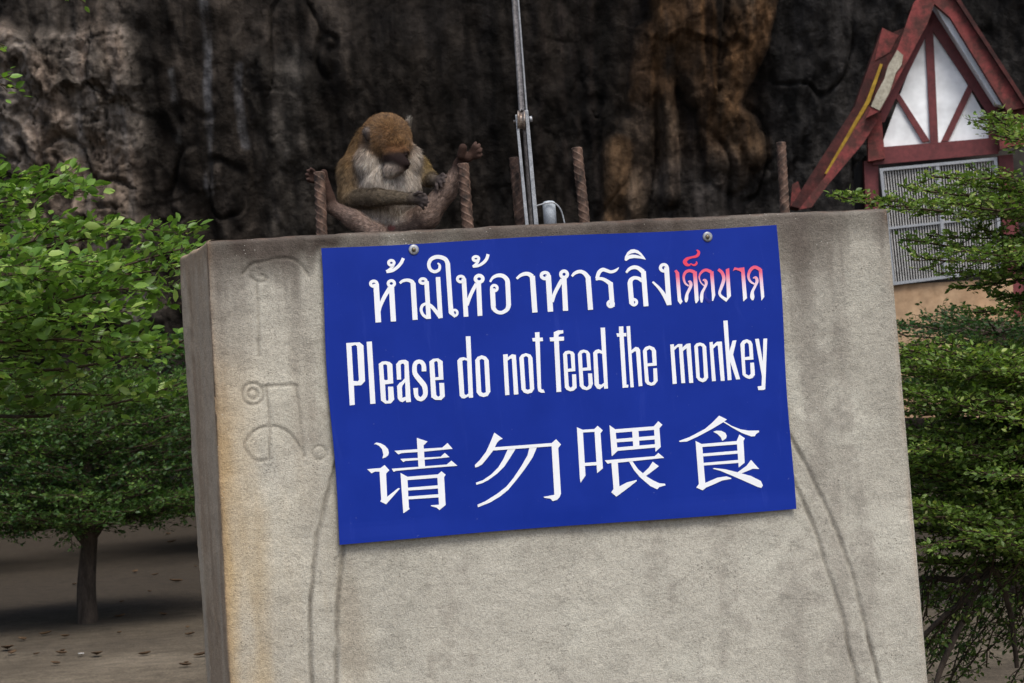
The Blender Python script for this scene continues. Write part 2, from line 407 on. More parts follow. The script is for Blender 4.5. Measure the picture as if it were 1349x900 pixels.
nv3 = fbm(X * 9, Z * .4, 0 * X, 3, 49); c = c * np.clip(1 + .5 * nv3, .4, 1.9)[..., None] * np.clip(1 + .55 * wt, .5, 1.6)[..., None]; lay(wk * .55 * np.clip(.6 + 1.2 * nf, 0, 1), (.010, .0085, .0075))
cr2 = np.maximum(1 - np.abs(fbm(wx * .8, wz * 1.1, 0 * X, 4, 61)) / .028, 1 - np.abs(fbm(wx * 1.7 + 5, wz * .9, 0 * X, 3, 62)) / .022); cr2 = np.clip(cr2, 0, 1) * np.clip(.25 + A + .8 * nz, 0, 1)
lay(cr2 * .8, (.010, .009, .008))
fine = fbm(wx * 4.2, wz * 2.6, 0 * X, 5, 48, .62); c = c * np.clip(1 + 1.0 * fine, .45, 1.8)[..., None]
c = np.clip(c, .004, 1)
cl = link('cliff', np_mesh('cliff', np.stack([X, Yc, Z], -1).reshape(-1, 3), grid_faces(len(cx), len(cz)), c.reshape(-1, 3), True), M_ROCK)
tag(cl, 'dark water-stained limestone cliff overhanging the clearing', 'cliff', kind='structure')

# ================================================================ CONCRETE MONUMENT
PHI = R(12.5)
PL = plane_at(PHI, 5.8)
TDIR = np.array([math.cos(PHI), math.sin(PHI), 0]); NRM = PL[1]
def f2(px, py):                      # photograph point on the front face -> (along, height)
    p = onp(px, py, PL); return float((p - PL[0]) @ TDIR), float(p[2])
def extrap(p, q, z):
    a, b = np.array(f2(*p)), np.array(f2(*q)); t = (z - a[1]) / (b[1] - a[1]); return a + (b - a) * t
tl = np.array(f2(272, 315)); tr = np.array(f2(1168, 273))
bl_ = extrap((272, 315), (303, 900), -.06); br_ = extrap((1168, 273), (1222, 900), -.06)
ZTOP = (tl[1] + tr[1]) / 2
BD = .5
plb = (PL[0] - NRM * BD, NRM)
ptl = onp(236, 339, plb); pbl = onp(272, 900, plb)
k0 = (ptl - PL[0]) @ TDIR; k1 = (pbl - PL[0]) @ TDIR; tt = (-.06 - ptl[2]) / (pbl[2] - ptl[2]); k1 = k0 + (k1 - k0) * tt
nl, nf_, nr, nb, nrow = 70, 470, 30, 40, 520
vv = np.linspace(0, 1, nrow)[:, None]
FL = bl_[0] + (tl[0] - bl_[0]) * vv; FR = br_[0] + (tr[0] - br_[0]) * vv; BL = k1 + (k0 - k1) * vv; BR = FR - .03
zt_f = lambda u: tl[1] + (tr[1] - tl[1]) * u
def lerp(a, b, n, end=False): return a + (b - a) * np.linspace(0, 1, n, endpoint=end)[None, :]
A_ = np.concatenate([lerp(BL, FL, nl), lerp(FL, FR, nf_), lerp(FR, BR, nr), lerp(BR, BL, nb)], 1)     # along
O_ = np.concatenate([lerp(np.full_like(vv, -BD), 0 * vv, nl), lerp(0 * vv, 0 * vv, nf_), lerp(0 * vv, np.full_like(vv, -BD), nr), lerp(np.full_like(vv, -BD), np.full_like(vv, -BD), nb)], 1)
uu = np.clip((A_ - tl[0]) / (tr[0] - tl[0]), 0, 1)
H_ = -.06 + (zt_f(uu) + .06) * vv
# worn, rounded arrises
wear = .009 * (1 + .7 * fbm(A_ * 9, O_ * 9, H_ * 9, 3, 51)) + .012 * sst(.35, .7, fbm(A_ * 5, O_ * 5, H_ * 5, 3, 52))
topd = (zt_f(uu) - H_)
rt = np.clip(1 - topd / (wear * 1.6 + 1e-6), 0, 1) ** 2 * wear
inL = np.clip(1 - (A_ - FL) / .012, 0, 1) ** 2; inR = np.clip(1 - (FR - A_) / .012, 0, 1) ** 2
side = (O_ < -1e-6)
isF = np.zeros_like(A_, bool); isF[:, nl:nl + nf_] = True
isL = np.zeros_like(A_, bool); isL[:, :nl] = True
d_in = rt * 1.2 + np.where(isF, (inL + inR) * wear * .6, 0)
edgeL = np.where(isL, np.clip(1 - (-O_) / .012, 0, 1) ** 2 * wear * .6, 0)
rough = .0022 * fbm(A_ * 28, O_ * 28, H_ * 28, 4, 53) + .006 * fbm(A_ * 3, O_ * 3, H_ * 3, 3, 54)
# incised lines
G = [[(320,361),(330,350),(350,343),(368,340),(383,341),(397,349),(407,364)], [(330,364),(340,371),(352,368),(345,362)], [(339,373),(341,420),(342,470)],
     [(352,513),(355,560),(355,606)], [(347,510),(390,507)], [(390,507),(396,560),(401,603)],
     [(327,597),(322,587),(328,574),(339,566),(357,561),(373,565),(386,576),(396,591),(402,602)], [(327,597),(336,606),(352,606)]]
for (a, b, r) in ((333, 519, 14), (333, 519, 6), (421, 597, 9)):
    G.append([(a + r * math.cos(t), b + r * math.sin(t)) for t in np.linspace(0, 2 * math.pi, 15)])
GW = [.0045] * len(G)
big = [[(452, 590), (438, 630), (424, 680), (415, 730), (410, 785), (409, 833), (411, 900), (416, 1010), (424, 1240)],
       [(462, 660), (454, 712), (448, 765), (444, 833), (443, 900), (447, 1010), (455, 1240)],
       [(1020, 545), (1044, 581), (1074, 639), (1102, 700), (1122, 755), (1136, 811), (1149, 861), (1158, 900), (1180, 1010), (1215, 1240)],
       [(1030, 610), (1049, 644), (1072, 694), (1091, 755), (1108, 805), (1120, 861), (1129, 900), (1150, 1010), (1185, 1240)]]
G += big; GW += [.0075] * 4
fa, fh = A_[:, nl:nl + nf_], H_[:, nl:nl + nf_]
gro = np.zeros_like(fa); wob = .003 * fbm(fa * 25, fh * 25, 0 * fa, 2, 55)
for P, wd in zip(G, GW):
    Q = [f2(*p) for p in smoothline(P, 4)]
    d = segdist(fa + wob, fh - wob, Q); gro = np.maximum(gro, np.clip(1 - d / (wd * 1.05), 0, 1) ** .8 * (wd / .0075) * 1.2 * np.clip(.92 + .25 * wob / .003, .6, 1.15))
# the band between the big incised lines is slightly raised plaster
d_front = .0068 * gro
d_in[:, nl:nl + nf_] += d_front
Pn = (O_ - np.where(O_ > -BD + 1e-6, np.where(isL, 0, d_in), 0) + np.where(isF, rough, 0))
Al = A_ + np.where(isL, edgeL + rt * 1.2 - rough, 0)
Pn = Pn - np.where(isL & (O_ > -.03), edgeL, 0)
H2 = H_ - np.clip(1 - topd / .02, 0, 1) * np.abs(.004 * fbm(A_ * 14, O_ * 14, 0 * A_, 3, 56)) - rt * .3
W = PL[0][None, None, :] + TDIR * Al[..., None] + NRM * Pn[..., None]; W[..., 2] = H2
# stains: dark weathered top, runs, ochre wash at the left arris
n1 = fbm(A_ * 2.2, O_ * 2.2, H_ * 1.2, 4, 61); n2 = fbm(A_ * 11, O_ * 11, H_ * 1.2, 4, 62); n3 = fbm(A_ * 6, O_ * 6, H_ * 6, 4, 63); n4 = fbm(A_ * 30, O_ * 30, H_ * 30, 3, 64)
cc = np.empty(A_.shape + (3,)); cc[:] = (.405, .384, .330)
def layc(mask, col):
    global cc
    cc = cc * (1 - mask[..., None]) + np.array(col) * mask[..., None]
layc(np.clip(.5 + 1.3 * n1, 0, 1) * .5, (.300, .284, .240)); layc(sst(.05, .45, n3) * .4, (.50, .484, .418)); layc(sst(.1, .5, n2 + .5 * n4) * .35, (.20, .18, .155))
ul = (A_ - FL); och = isF * np.exp(-np.clip(ul, 0, 9) / .11) * sst(.02, .5, topd + .15 * n1)
layc(np.clip(och * (.62 + .9 * n2 + .5 * n3), 0, 1) * .85, (.42, .285, .13))
layc(isF * np.exp(-np.clip(ul - .13, 0, 9) / .16) * sst(-.25, .35, n2 + .4 * n3) * .4 * sst(.4, 1.0, topd), (.40, .32, .20))
dark = np.clip(1.45 - topd / (.065 + .04 * n1 + .14 * np.clip(n2 + .25, 0, 1)), 0, 1)
layc(dark * np.clip(.85 + .5 * n3, 0, 1), (.038, .028, .022))
layc(np.exp(-topd / .34) * sst(-.25, .35, n2) * .85, (.115, .096, .082)); layc(np.exp(-topd / .22) * sst(-.3, .4, n1) * .5, (.12, .10, .086))
layc(np.clip(1 - topd / .009, 0, 1) * np.clip(.4 + n4, 0, 1) * .6, (.12, .07, .05))
layc(isF * np.exp(-np.clip(FR - A_, 0, 9) / .008) * .6 * np.clip(.5 + n3 * 1.4, 0, 1), (.30, .18, .11))
layc(isF * np.exp(-np.clip(ul, 0, 9) / .006) * .5, (.38, .24, .14))
layc(isL * np.clip(.83 + .35 * n2, 0, 1) * .9, (.45, .335, .225))
layc(isL * sst(.0, .4, n2) * .5, (.26, .19, .13)); layc(isL * sst(.25, .55, n3) * .35, (.5, .41, .30))
gm = np.zeros_like(A_); gm[:, nl:nl + nf_] = gro; layc(np.clip(gm * .75 * np.clip(.75 + n3, 0, 1), 0, 1), (.10, .088, .072))
np_ = A_.shape[1]; idx = np.arange(nrow * np_).reshape(nrow, np_); nx = np.roll(idx, -1, 1)
q = np.stack([idx[:-1], nx[:-1], nx[1:], idx[1:]], -1).reshape(-1, 4)
V = W.reshape(-1, 3); C = cc.reshape(-1, 3)
# top: inset rings, then closed
rows = [W[-1]]; cen = W[-1].mean(0)
vi = idx[-1]; fl = [q]; base = len(V); VV = [V]; CC = [C]
for s in (.985, .95, .7, .35, .04):
    ring = cen + (W[-1] - cen) * s; ring[:, 2] += .002 + .003 * fbm(ring[:, 0] * 9, ring[:, 1] * 9, 0 * ring[:, 0], 3, 70)
    ni = np.arange(base, base + np_); VV.append(ring); CC.append(np.tile((.07, .055, .046), (np_, 1))); base += np_
    fl.append(np.stack([vi, np.roll(vi, -1), np.roll(ni, -1), ni], -1)); vi = ni
VV.append(cen[None]); CC.append(np.array([[.12, .095, .08]])); fl.append(np.stack([vi, np.roll(vi, -1), np.full(np_, base)], -1))
mon = link('concrete_monument', np_mesh('concrete_monument', np.concatenate(VV), fl, np.concatenate(CC), True), M_CONC)
tag(mon, 'big rough concrete slab with stained top and incised curved lines, carrying the blue sign', 'monument')

# ================================================================ SIGN
SC = [np.array(p, float) for p in ((422, 327), (1023, 297), (1048, 670), (448, 717))]
nu, nvv = 90, 60
u = np.linspace(0, 1, nu)[None, :]; v = np.linspace(0, 1, nvv)[:, None]
ones = np.ones((nvv, nu))
PXs = ((1-u)*(1-v)*SC[0][0] + u*(1-v)*SC[1][0] + u*v*SC[2][0] + (1-u)*v*SC[3][0])
PYs = ((1-u)*(1-v)*SC[0][1] + u*(1-v)*SC[1][1] + u*v*SC[2][1] + (1-u)*v*SC[3][1])
PXs = PXs + (1.4 * np.sin(v * 9 + 1) - 1.0 * np.sin(v * 3.1)) * (1 - sst(0, .1, u)) + 1.2 * np.sin(v * 8) * sst(.92, 1, u)
PYs = PYs + 1.0 * np.sin(u * 7 + 2) * sst(.93, 1, v) + 1.0 * np.sin(u * 10) * (1 - sst(0, .05, v))
offs = .0155 + (.0018 * np.sin(u * 8 + 1) + .0005) * sst(.93, 1, v) + .002 * np.sin(v * 7) * (1 - sst(0, .04, u))
P0 = np.array([[onp(PXs[j, i], PYs[j, i], PL, offs[j, i]) for i in range(nu)] for j in range(nvv)])
P1 = P0 - NRM * .0014
ii = np.arange(nu * nvv).reshape(nvv, nu); n0 = nu * nvv
fr = np.stack([ii[:-1, :-1], ii[1:, :-1], ii[1:, 1:], ii[:-1, 1:]], -1).reshape(-1, 4)
bd = np.concatenate([ii[0, :-1], ii[:-1, -1], ii[-1, :0:-1], ii[:0:-1, 0]]); bn = np.roll(bd, -1)
sid = np.stack([bd, bn, bn + n0, bd + n0], -1)
sgn = empty('warning_sign', tuple(onp(735, 690, PL, .0)), 'blue metal warning sign lettered in Thai, English and Chinese on the concrete slab', 'sign')
link('panel', np_mesh('panel', np.concatenate([P0.reshape(-1, 3), P1.reshape(-1, 3)]), [fr, fr[:, ::-1] + n0, sid]), M_SIGN, sgn)

class Letters:
    def __init__(s): s.mb = MB(); s.k = 0
    def crop(s, x, y, sc): s.o = (x, y); s.sc = sc; return s
    def m(s, p, off): return onp(s.o[0] + p[0] / s.sc, s.o[1] + p[1] / s.sc, PL, off)
    def nxt(s): s.k = (s.k + 1) % 7; return .0163 + s.k * .00013
    def poly(s, outer, *holes):
        off = s.nxt(); loops = [outer] + list(holes)
        P = [[s.m(p, off) for p in L] for L in loops]
        tris = tessellate_polygon([[Vector((p[0], -p[1], 0)) for p in L] for L in loops])
        flat = [p for L in P for p in L]; n = len(flat)
        V = flat + [p - NRM * .0007 for p in flat]
        Fc = [tuple(t) for t in tris]; b = 0
        for L in loops:
            for i in range(len(L)): Fc.append((b + i, b + (i + 1) % len(L), n + b + (i + 1) % len(L), n + b + i))
            b += len(L)
        s.mb.add(V, Fc); return s
    def st(s, P, W, k=5, closed=False):
        """brush stroke: centre line P with width W (number or one per point)"""
        if not hasattr(W, '__len__'): W = [W] * len(P)
        Q = [(p[0], p[1], wd) for p, wd in zip(P, W)]
        if closed: Q = Q + [Q[0]]
        else: Q = smoothline(Q, k)
        Q = np.array(Q, float); T = np.gradient(Q[:, :2], axis=0)
        if closed: T[0] = T[-1] = Q[1, :2] - Q[-2, :2]
        T /= np.linalg.norm(T, axis=1)[:, None] + 1e-9
        Nn = np.stack([-T[:, 1], T[:, 0]], -1); off = s.nxt()
        Lf = Q[:, :2] + Nn * Q[:, 2:] / 2; Rt = Q[:, :2] - Nn * Q[:, 2:] / 2
        n = len(Q); V = [s.m(p, off) for p in Lf] + [s.m(p, off) for p in Rt]; V += [p - NRM * .0007 for p in V]
        Fc = []
        for i in range(n - 1):
            Fc += [(i, i + 1, n + i + 1, n + i), (i, 2*n + i, 2*n + i + 1, i + 1), (n + i, n + i + 1, 3*n + i + 1, 3*n + i)]
        Fc += [(0, n, 3*n, 2*n), (n - 1, 3*n - 1, 4*n - 1, 2*n - 1)]
        s.mb.add(V, Fc); return s
    def ring(s, c, rx, ry, wd):
        return s.st([(c[0] + rx * math.cos(t), c[1] + ry * math.sin(t)) for t in np.linspace(0, 2 * math.pi, 18, endpoint=False)], wd, closed=True)
T = Letters()
T.crop(480, 330, 9)
T.ring((112,394),38,31,36).st([(139,395),(166,853)],66,1).st([(172,725),(190,655),(238,550),(302,445)],[40,42,46,50])
T.ring((320,392),37,34,36).st([(321,425),(345,842)],62,1)
T.ring((320,147),33,29,34).st([(350,150),(338,188),(300,225),(262,252)],[30,30,30,32]).st([(262,252),(330,240),(390,200),(435,150),(463,92)],[34,36,38,38,38])
T.st([(420,388),(455,362),(508,352),(560,368),(578,400)],[28,34,38,46,56]).st([(577,385),(602,823)],60,1)
T.ring((695,363),38,28,34).st([(737,365),(763,812)],54,1).st([(738,628),(690,652),(673,705),(698,765),(748,800)],34).st([(736,634),(790,658),(850,725),(905,795)],[38,40,44,50]).st([(873,316),(902,802)],54,1)
T.st([(868,150),(893,175),(885,228),(835,252),(785,228),(764,170),(785,112),(840,80),(905,80),(962,106),(989,155)],[18,28,36,38,40,42,44,46,48,50,52]).st([(988,150),(1028,740)],55,1)
T.crop(580, 325, 9)
T.ring((172,785),31,34,30).poly([(100,720),(152,715),(158,770),(172,800),(172,843),(105,795)])
T.ring((243,384),40,34,34).st([(279,378),(306,831)],55,1).st([(316,695),(345,610),(385,520),(430,440)],[40,42,42,44]).ring((461,382),44,39,42).st([(454,425),(471,821)],56,1)
T.ring((423,143),34,26,34).st([(455,148),(440,190),(386,238)],[30,30,26]).st([(386,238),(450,226),(510,192),(550,145),(567,90)],[26,32,36,38,38])
T.st([(590,418),(620,372),(660,348),(710,340),(758,356),(792,395),(800,440)],[24,32,40,46,50,54,54]).st([(799,420),(811,700)],56,1).st([(811,695),(795,740),(755,772),(712,783),(665,768),(632,730),(628,690)],[56,50,44,42,44,52,58]).st([(629,705),(618,495)],58,1).ring((641,492),34,34,34)
T.crop(680, 320, 9)
T.st([(5,426),(50,388),(100,368),(150,371),(192,402)],[26,36,44,48,56]).st([(192,392),(222,826)],62,1)
T.ring((342,388),44,36,40).st([(380,385),(407,816)],64,1).st([(425,700),(455,605),(500,515),(545,435)],[40,42,44,46]).ring((568,373),39,38,40).st([(567,420),(586,806)],60,1)
T.st([(660,397),(700,357),(760,340),(812,362),(852,410)],[26,36,42,48,58]).st([(852,400),(882,794)],60,1)
T.crop(780, 320, 9)
T.st([(318,292),(278,328),(222,344),(170,328),(125,318),(82,352),(58,425)],[8,32,36,40,44,46,44]).st([(44,438),(90,424),(140,434),(195,468),(222,490)],[20,34,40,48,55]).st([(218,468),(240,760)],56,1).ring((220,724),33,33,34)
T.poly([(385,205),(390,165),(420,110),(460,80),(500,75),(545,90),(585,125),(620,170),(638,200),(570,185),(500,180),(445,188),(405,215)],[(420,152),(460,127),(510,117),(550,132),(590,162),(520,142),(470,138)])
T.st([(404,354),(440,312),(490,290),(545,298),(608,345)],[24,36,44,46,56]).st([(608,335),(640,752)],58,1).st([(596,448),(545,420),(495,416),(458,446),(449,500)],[50,40,42,52,58]).st([(449,470),(470,720)],58,1).ring((496,704),33,33,34).poly([(440,690),(470,690),(500,735),(500,755),(470,745),(446,725)])
T.ring((851,296),40,38,38).st([(882,290),(913,738)],58,1).st([(718,462),(790,532),(850,612),(910,728)],[22,34,44,50])
T.mb.build('lettering', M_WHITE, sgn)['label'] = 'white Thai lettering'

Rd = Letters().crop(880, 320, 9)
Rd.poly([(75,335),(100,318),(132,352),(156,660),(173,695),(147,730),(116,690),(90,360)])
Rd.st([(340,85),(363,105),(360,135),(335,160),(280,172),(228,190),(200,225),(222,258),(255,262),(270,245)],[14,30,34,32,24,36,46,38,22,8]).st([(270,245),(295,262),(322,262),(340,240),(335,218)],[10,18,24,20,8])
Rd.st([(245,512),(202,475),(186,405),(210,348),(262,330),(318,350)],[18,24,28,34,36,40]).st([(318,340),(342,680),(332,716)],[46,46,12],1).st([(238,460),(262,462),(272,495),(262,535),(228,605),(218,665),(213,705)],[10,32,38,34,34,42,18])
Rd.st([(432,512),(390,470),(370,405),(398,348),(450,322),(512,345)],[14,14,18,28,34,40]).st([(518,338),(540,620),(529,688)],[42,40,14],1).st([(412,445),(438,442),(454,478),(437,530),(406,590),(398,655),(400,708)],[10,32,34,28,34,40,18])
Rd.st([(597,315),(640,352),(662,410),(656,460),(632,530),(612,590),(628,630),(690,678)],[34,38,40,40,36,30,32,36]).poly([(685,315),(725,300),(747,630),(690,700),(640,655),(660,640),(700,655)])
Rd.poly([(770,335),(788,290),(830,300),(905,290),(937,655),(893,695),(868,345),(840,330),(800,318)])
Rd.st([(1025,490),(975,455),(953,395),(975,325),(1030,288),(1095,318)],[20,26,30,36,38,40]).poly([(1060,285),(1115,310),(1142,640),(1108,685),(1078,345)]).st([(1008,418),(1040,412),(1057,450),(1035,510),(1002,580),(1000,640),(1005,680)],[12,32,36,30,34,50,18])
zc = f2(945, 395)[1]; zt = f2(945, 345)[1]
Rd.mb.build('lettering', mat_redgrad(zc, zt), sgn)['label'] = 'red Thai lettering fading to white below'
sc_ = Letters().crop(880, 320, 9); sc_.k = 0
sc_.st([(450,570),(440,610),(448,650),(485,690),(512,690)],[20,28,30,40,20])
sc_.mb.build('paint_patch', mat_noisy('dark_blue_touch_up', (.006, .014, .20), (.012, .02, .30), 40, .4), sgn)['label'] = 'dark blue touched-up paint in the red lettering'

En = Letters().crop(450, 430, 1145/140)
En.poly([(50,180),(195,172),(235,205),(253,590),(210,635),(133,638),(142,845),(88,852)],[(107,212),(148,200),(166,215),(187,578),(175,592),(128,588)])
En.poly([(270,167),(326,163),(365,833),(310,837)])
En.poly([(400,405),(435,380),(475,375),(520,385),(547,410),(556,615),(468,625),(478,790),(490,808),(505,795),(500,650),(556,650),(567,790),(530,830),(470,832),(425,800)],[(448,415),(470,408),(490,418),(499,575),(475,582),(458,572)])
En.poly([(588,408),(620,370),(650,362),(690,360),(720,380),(747,815),(695,818),(693,795),(655,818),(625,805),(605,775),(597,645),(625,610),(650,595),(680,560),(678,420),(668,402),(650,400),(636,415),(642,572),(597,575)],[(685,600),(655,640),(650,670),(655,770),(690,760)])
En.st([(888,485),(884,420),(862,388),(830,380),(797,398),(786,440),(792,510),(840,575),(888,635),(902,690),(898,745),(855,785),(808,755),(797,665)],[50,48,46,44,46,48,52,56,56,52,50,46,46,50],3)
En.poly([(945,380),(985,350),(1040,345),(1088,375),(1098,575),(1008,580),(1020,740),(1042,760),(1060,745),(1052,610),(1105,610),(1112,755),(1075,793),(1010,793),(967,765)],[(997,385),(1020,372),(1036,385),(1046,545),(1008,550)])
En.crop(590, 425, 1145/140)
En.poly([(102,410),(130,380),(170,373),(205,385),(193,150),(243,147),(272,808),(228,812),(222,795),(180,818),(150,815),(128,790)],[(155,412),(180,402),(208,412),(222,765),(195,782),(178,770)])
En.poly([(295,405),(320,370),(365,353),(410,367),(440,405),(458,745),(430,790),(385,803),(340,790),(310,755)],[(342,405),(365,390),(392,405),(410,750),(385,762),(360,748)])
En.poly([(595,345),(645,340),(648,375),(690,342),(733,348),(760,772),(712,777),(690,390),(675,388),(643,412),(663,780),(618,783)])
En.poly([(770,380),(795,345),(840,330),(890,345),(912,380),(930,715),(905,755),(860,768),(820,755),(793,720)],[(817,375),(840,360),(865,375),(885,715),(862,727),(838,715)])
En.poly([(938,107),(986,103),(989,162),(1022,163),(1025,200),(990,202),(1005,705),(1012,722),(1030,722),(1045,755),(1005,757),(975,740),(967,705),(943,203),(915,203),(908,168),(941,165)])
En.crop(720, 420, 1309/160)
En.poly([(78,145),(125,125),(180,125),(180,158),(150,162),(130,175),(131,195),(188,193),(188,235),(133,240),(158,787),(108,790),(82,243),(40,243),(33,203),(78,200)])
En.poly([(178,380),(200,352),(240,343),(285,355),(302,380),(310,565),(230,572),(240,725),(262,745),(280,725),(275,600),(318,598),(325,745),(290,775),(255,782),(215,765),(198,740)],[(220,385),(245,375),(260,385),(270,535),(230,540)])
En.poly([(338,380),(360,345),(400,332),(445,345),(467,375),(480,555),(390,560),(400,720),(435,740),(455,715),(447,590),(490,590),(500,700),(480,750),(435,770),(385,758),(358,725)],[(380,375),(405,362),(428,375),(440,525),(388,530)])
En.poly([(503,365),(525,340),(560,328),(597,345),(582,97),(630,95),(662,752),(622,755),(618,725),(575,760),(545,752),(518,715)],[(547,375),(570,368),(600,380),(620,690),(590,712),(565,705)])
En.poly([(780,85),(827,82),(830,155),(860,153),(860,190),(832,190),(862,710),(883,712),(880,740),(820,745),(787,193),(762,195),(753,158),(783,157)])
En.poly([(862,82),(900,78),(915,340),(960,303),(990,310),(1008,335),(1033,725),(993,728),(965,355),(950,350),(916,375),(940,738),(905,740)])
En.poly([(1038,345),(1065,305),(1110,290),(1160,310),(1180,345),(1188,505),(1090,512),(1103,675),(1130,692),(1155,675),(1150,535),(1190,533),(1198,670),(1165,712),(1130,722),(1085,708),(1062,680)],[(1080,345),(1110,325),(1135,345),(1143,475),(1088,482)])
En.crop(870, 410, 7.5)
En.poly([(97,330),(133,326),(135,355),(175,325),(217,325),(218,360),(260,322),(297,318),(325,708),(285,710),(258,365),(223,395),(245,710),(207,712),(183,355),(170,355),(137,385),(162,717),(122,720)])
En.poly([(335,345),(355,320),(392,310),(430,322),(452,350),(472,655),(450,690),(418,703),(380,688),(355,655)],[(370,350),(392,340),(415,352),(432,655),(415,668),(390,655)])
En.poly([(485,308),(517,303),(520,335),(560,302),(607,300),(635,688),(597,690),(567,340),(553,340),(522,372),(548,690),(510,692)])
En.poly([(622,95),(664,92),(683,395),(713,292),(752,287),(718,430),(787,672),(748,675),(690,500),(703,680),(665,683)])
En.poly([(790,325),(815,290),(855,277),(895,295),(910,325),(920,478),(835,483),(843,620),(875,638),(893,620),(887,510),(925,508),(934,630),(910,660),(877,670),(840,655),(812,630)],[(832,325),(855,308),(873,325),(882,448),(833,455)])
En.poly([(935,275),(973,272),(1012,500),(1017,272),(1055,270),(1036,770),(1020,778),(968,780),(960,745),(1000,738),(1003,640)])
En.mb.build('lettering', M_WHITE, sgn)['label'] = 'white English lettering'

Zh = Letters().crop(480, 570, 7.5)
for P in ([(95,115),(118,98),(160,105),(205,130),(235,165),(242,200),(235,225),(210,245),(178,255),(188,215),(175,165),(145,130),(115,115)],
  [(28,362),(160,350),(200,320),(247,372),(215,405),(225,635),(335,548),(352,552),(215,708),(158,680),(167,660),(150,385),(105,385),(70,402)],
  [(518,52),(625,88),(585,125),(600,345),(535,345)], [(297,180),(530,163),(770,148),(822,103),(872,160),(590,188),(370,202),(335,215)],
  [(355,260),(530,250),(755,238),(795,200),(842,243),(590,268),(405,280),(385,292)], [(270,357),(500,340),(815,315),(860,277),(920,328),(600,352),(310,378),(290,388)],
  [(357,398),(425,435),(440,740),(448,755),(385,797)], [(420,437),(735,412),(735,445),(420,470)],
  [(720,420),(762,382),(803,415),(788,440),(803,715),(742,765),(715,742),(655,725),(660,718),(738,712)], [(425,545),(730,520),(730,552),(425,573)], [(430,632),(735,608),(735,640),(432,660)]): Zh.poly(P)
Zh.crop(615, 560, 7.5)
for P in ([(272,75),(355,135),(325,148),(298,175),(262,250),(200,330),(150,390),(110,412),(82,420),(80,395),(130,345),(190,265),(225,190)],
  [(270,220),(840,178),(882,140),(930,192),(903,228),(930,680),(915,715),(890,740),(848,752),(828,728),(770,720),(757,710),(865,690),(838,210),(258,252)],
  [(405,240),(482,236),(420,335),(370,410),(300,480),(210,545),(150,575),(95,590),(90,570),(160,545),(240,490),(310,420),(360,340)],
  [(618,225),(692,222),(650,320),(580,425),(500,530),(410,640),(330,705),(230,765),(110,812),(105,788),(180,755),(300,680),(390,610),(460,525),(540,405),(600,300)]): Zh.poly(P)
Zh.crop(750, 545, 7.5)
for P in ([(75,135),(133,160),(160,612),(112,682),(105,640)], [(130,160),(250,152),(250,180),(130,187)], [(248,152),(280,120),(330,165),(308,195),(332,540),(275,588)], [(148,487),(272,478),(272,510),(148,518)],
  [(397,115),(455,155),(475,345),(478,368),(420,422)], [(452,155),(840,125),(840,160),(452,190)], [(835,125),(880,75),(920,110),(890,145),(903,330),(852,377)], [(460,252),(842,218),(844,255),(462,285)],
  [(465,335),(847,302),(850,335),(470,368)], [(620,165),(683,165),(693,325),(632,330)], [(350,462),(845,420),(880,388),(937,437),(480,485),(415,487),(378,495)],
  [(415,470),(478,470),(495,720),(570,680),(665,655),(665,668),(580,735),(465,820),(415,778),(437,745)], [(588,470),(622,468),(680,550),(760,618),(830,660),(890,688),(945,692),(952,708),(890,725),(868,748),(800,715),(700,630),(640,560)],
  [(825,475),(885,520),(820,570),(755,618),(722,595),(785,535)]): Zh.poly(P)
Zh.crop(885, 535, 7.5)
for P in ([(468,95),(545,133),(505,162),(400,225),(260,300),(150,350),(80,355),(72,345),(180,305),(330,225),(400,165)], [(520,152),(590,195),(680,230),(760,243),(862,242),(862,258),(835,275),(820,298),(785,300),(690,265),(600,215),(510,160)],
  [(410,255),(440,243),(490,245),(530,265),(543,295),(535,320),(500,345),(485,310),(450,275)], [(235,345),(300,378),(330,760),(450,708),(540,695),(590,712),(585,720),(500,735),(400,780),(340,805),(305,833),(243,805),(268,770)],
  [(295,375),(652,345),(652,378),(297,405)], [(642,345),(668,282),(722,318),(708,345),(720,560),(662,607)], [(303,470),(657,440),(659,470),(305,498)], [(310,562),(659,532),(661,562),(313,588)],
  [(405,620),(420,612),(530,625),(650,655),(780,690),(880,740),(900,785),(885,808),(850,800),(760,760),(600,690),(480,640)], [(783,532),(863,622),(800,620),(690,665),(650,655),(740,590)]): Zh.poly(P)
Zh.mb.build('lettering', M_WHITE, sgn)['label'] = 'white Chinese lettering'
# the two fixing screws with their washers
M_SCREW = mat_noisy('tarnished_screw', (.10, .085, .06), (.22, .19, .14), 200, .5, .7, .3, .0005)
for (x, y) in ((545, 329), (932, 312)):
    c0 = onp(x, y, PL, .016)
    wa = MB().tube([c0, c0 + NRM * .0012, c0 + NRM * .0032, c0 + NRM * .0036], [.0135, .0137, .0115, .006], 28).build('washer', M_GALV, sgn)
    s0 = onp(x, y, PL, .0192)
    hd = MB().tube([s0, s0 + NRM * .002, s0 + NRM * .0042, s0 + NRM * .005], [.0062, .0060, .0042, .0012], 14).build('screw', M_SCREW, wa)
    hd.matrix_parent_inverse = Matrix.Translation(-Vector(sgn.location)) @ Matrix.Translation(Vector(sgn.location))
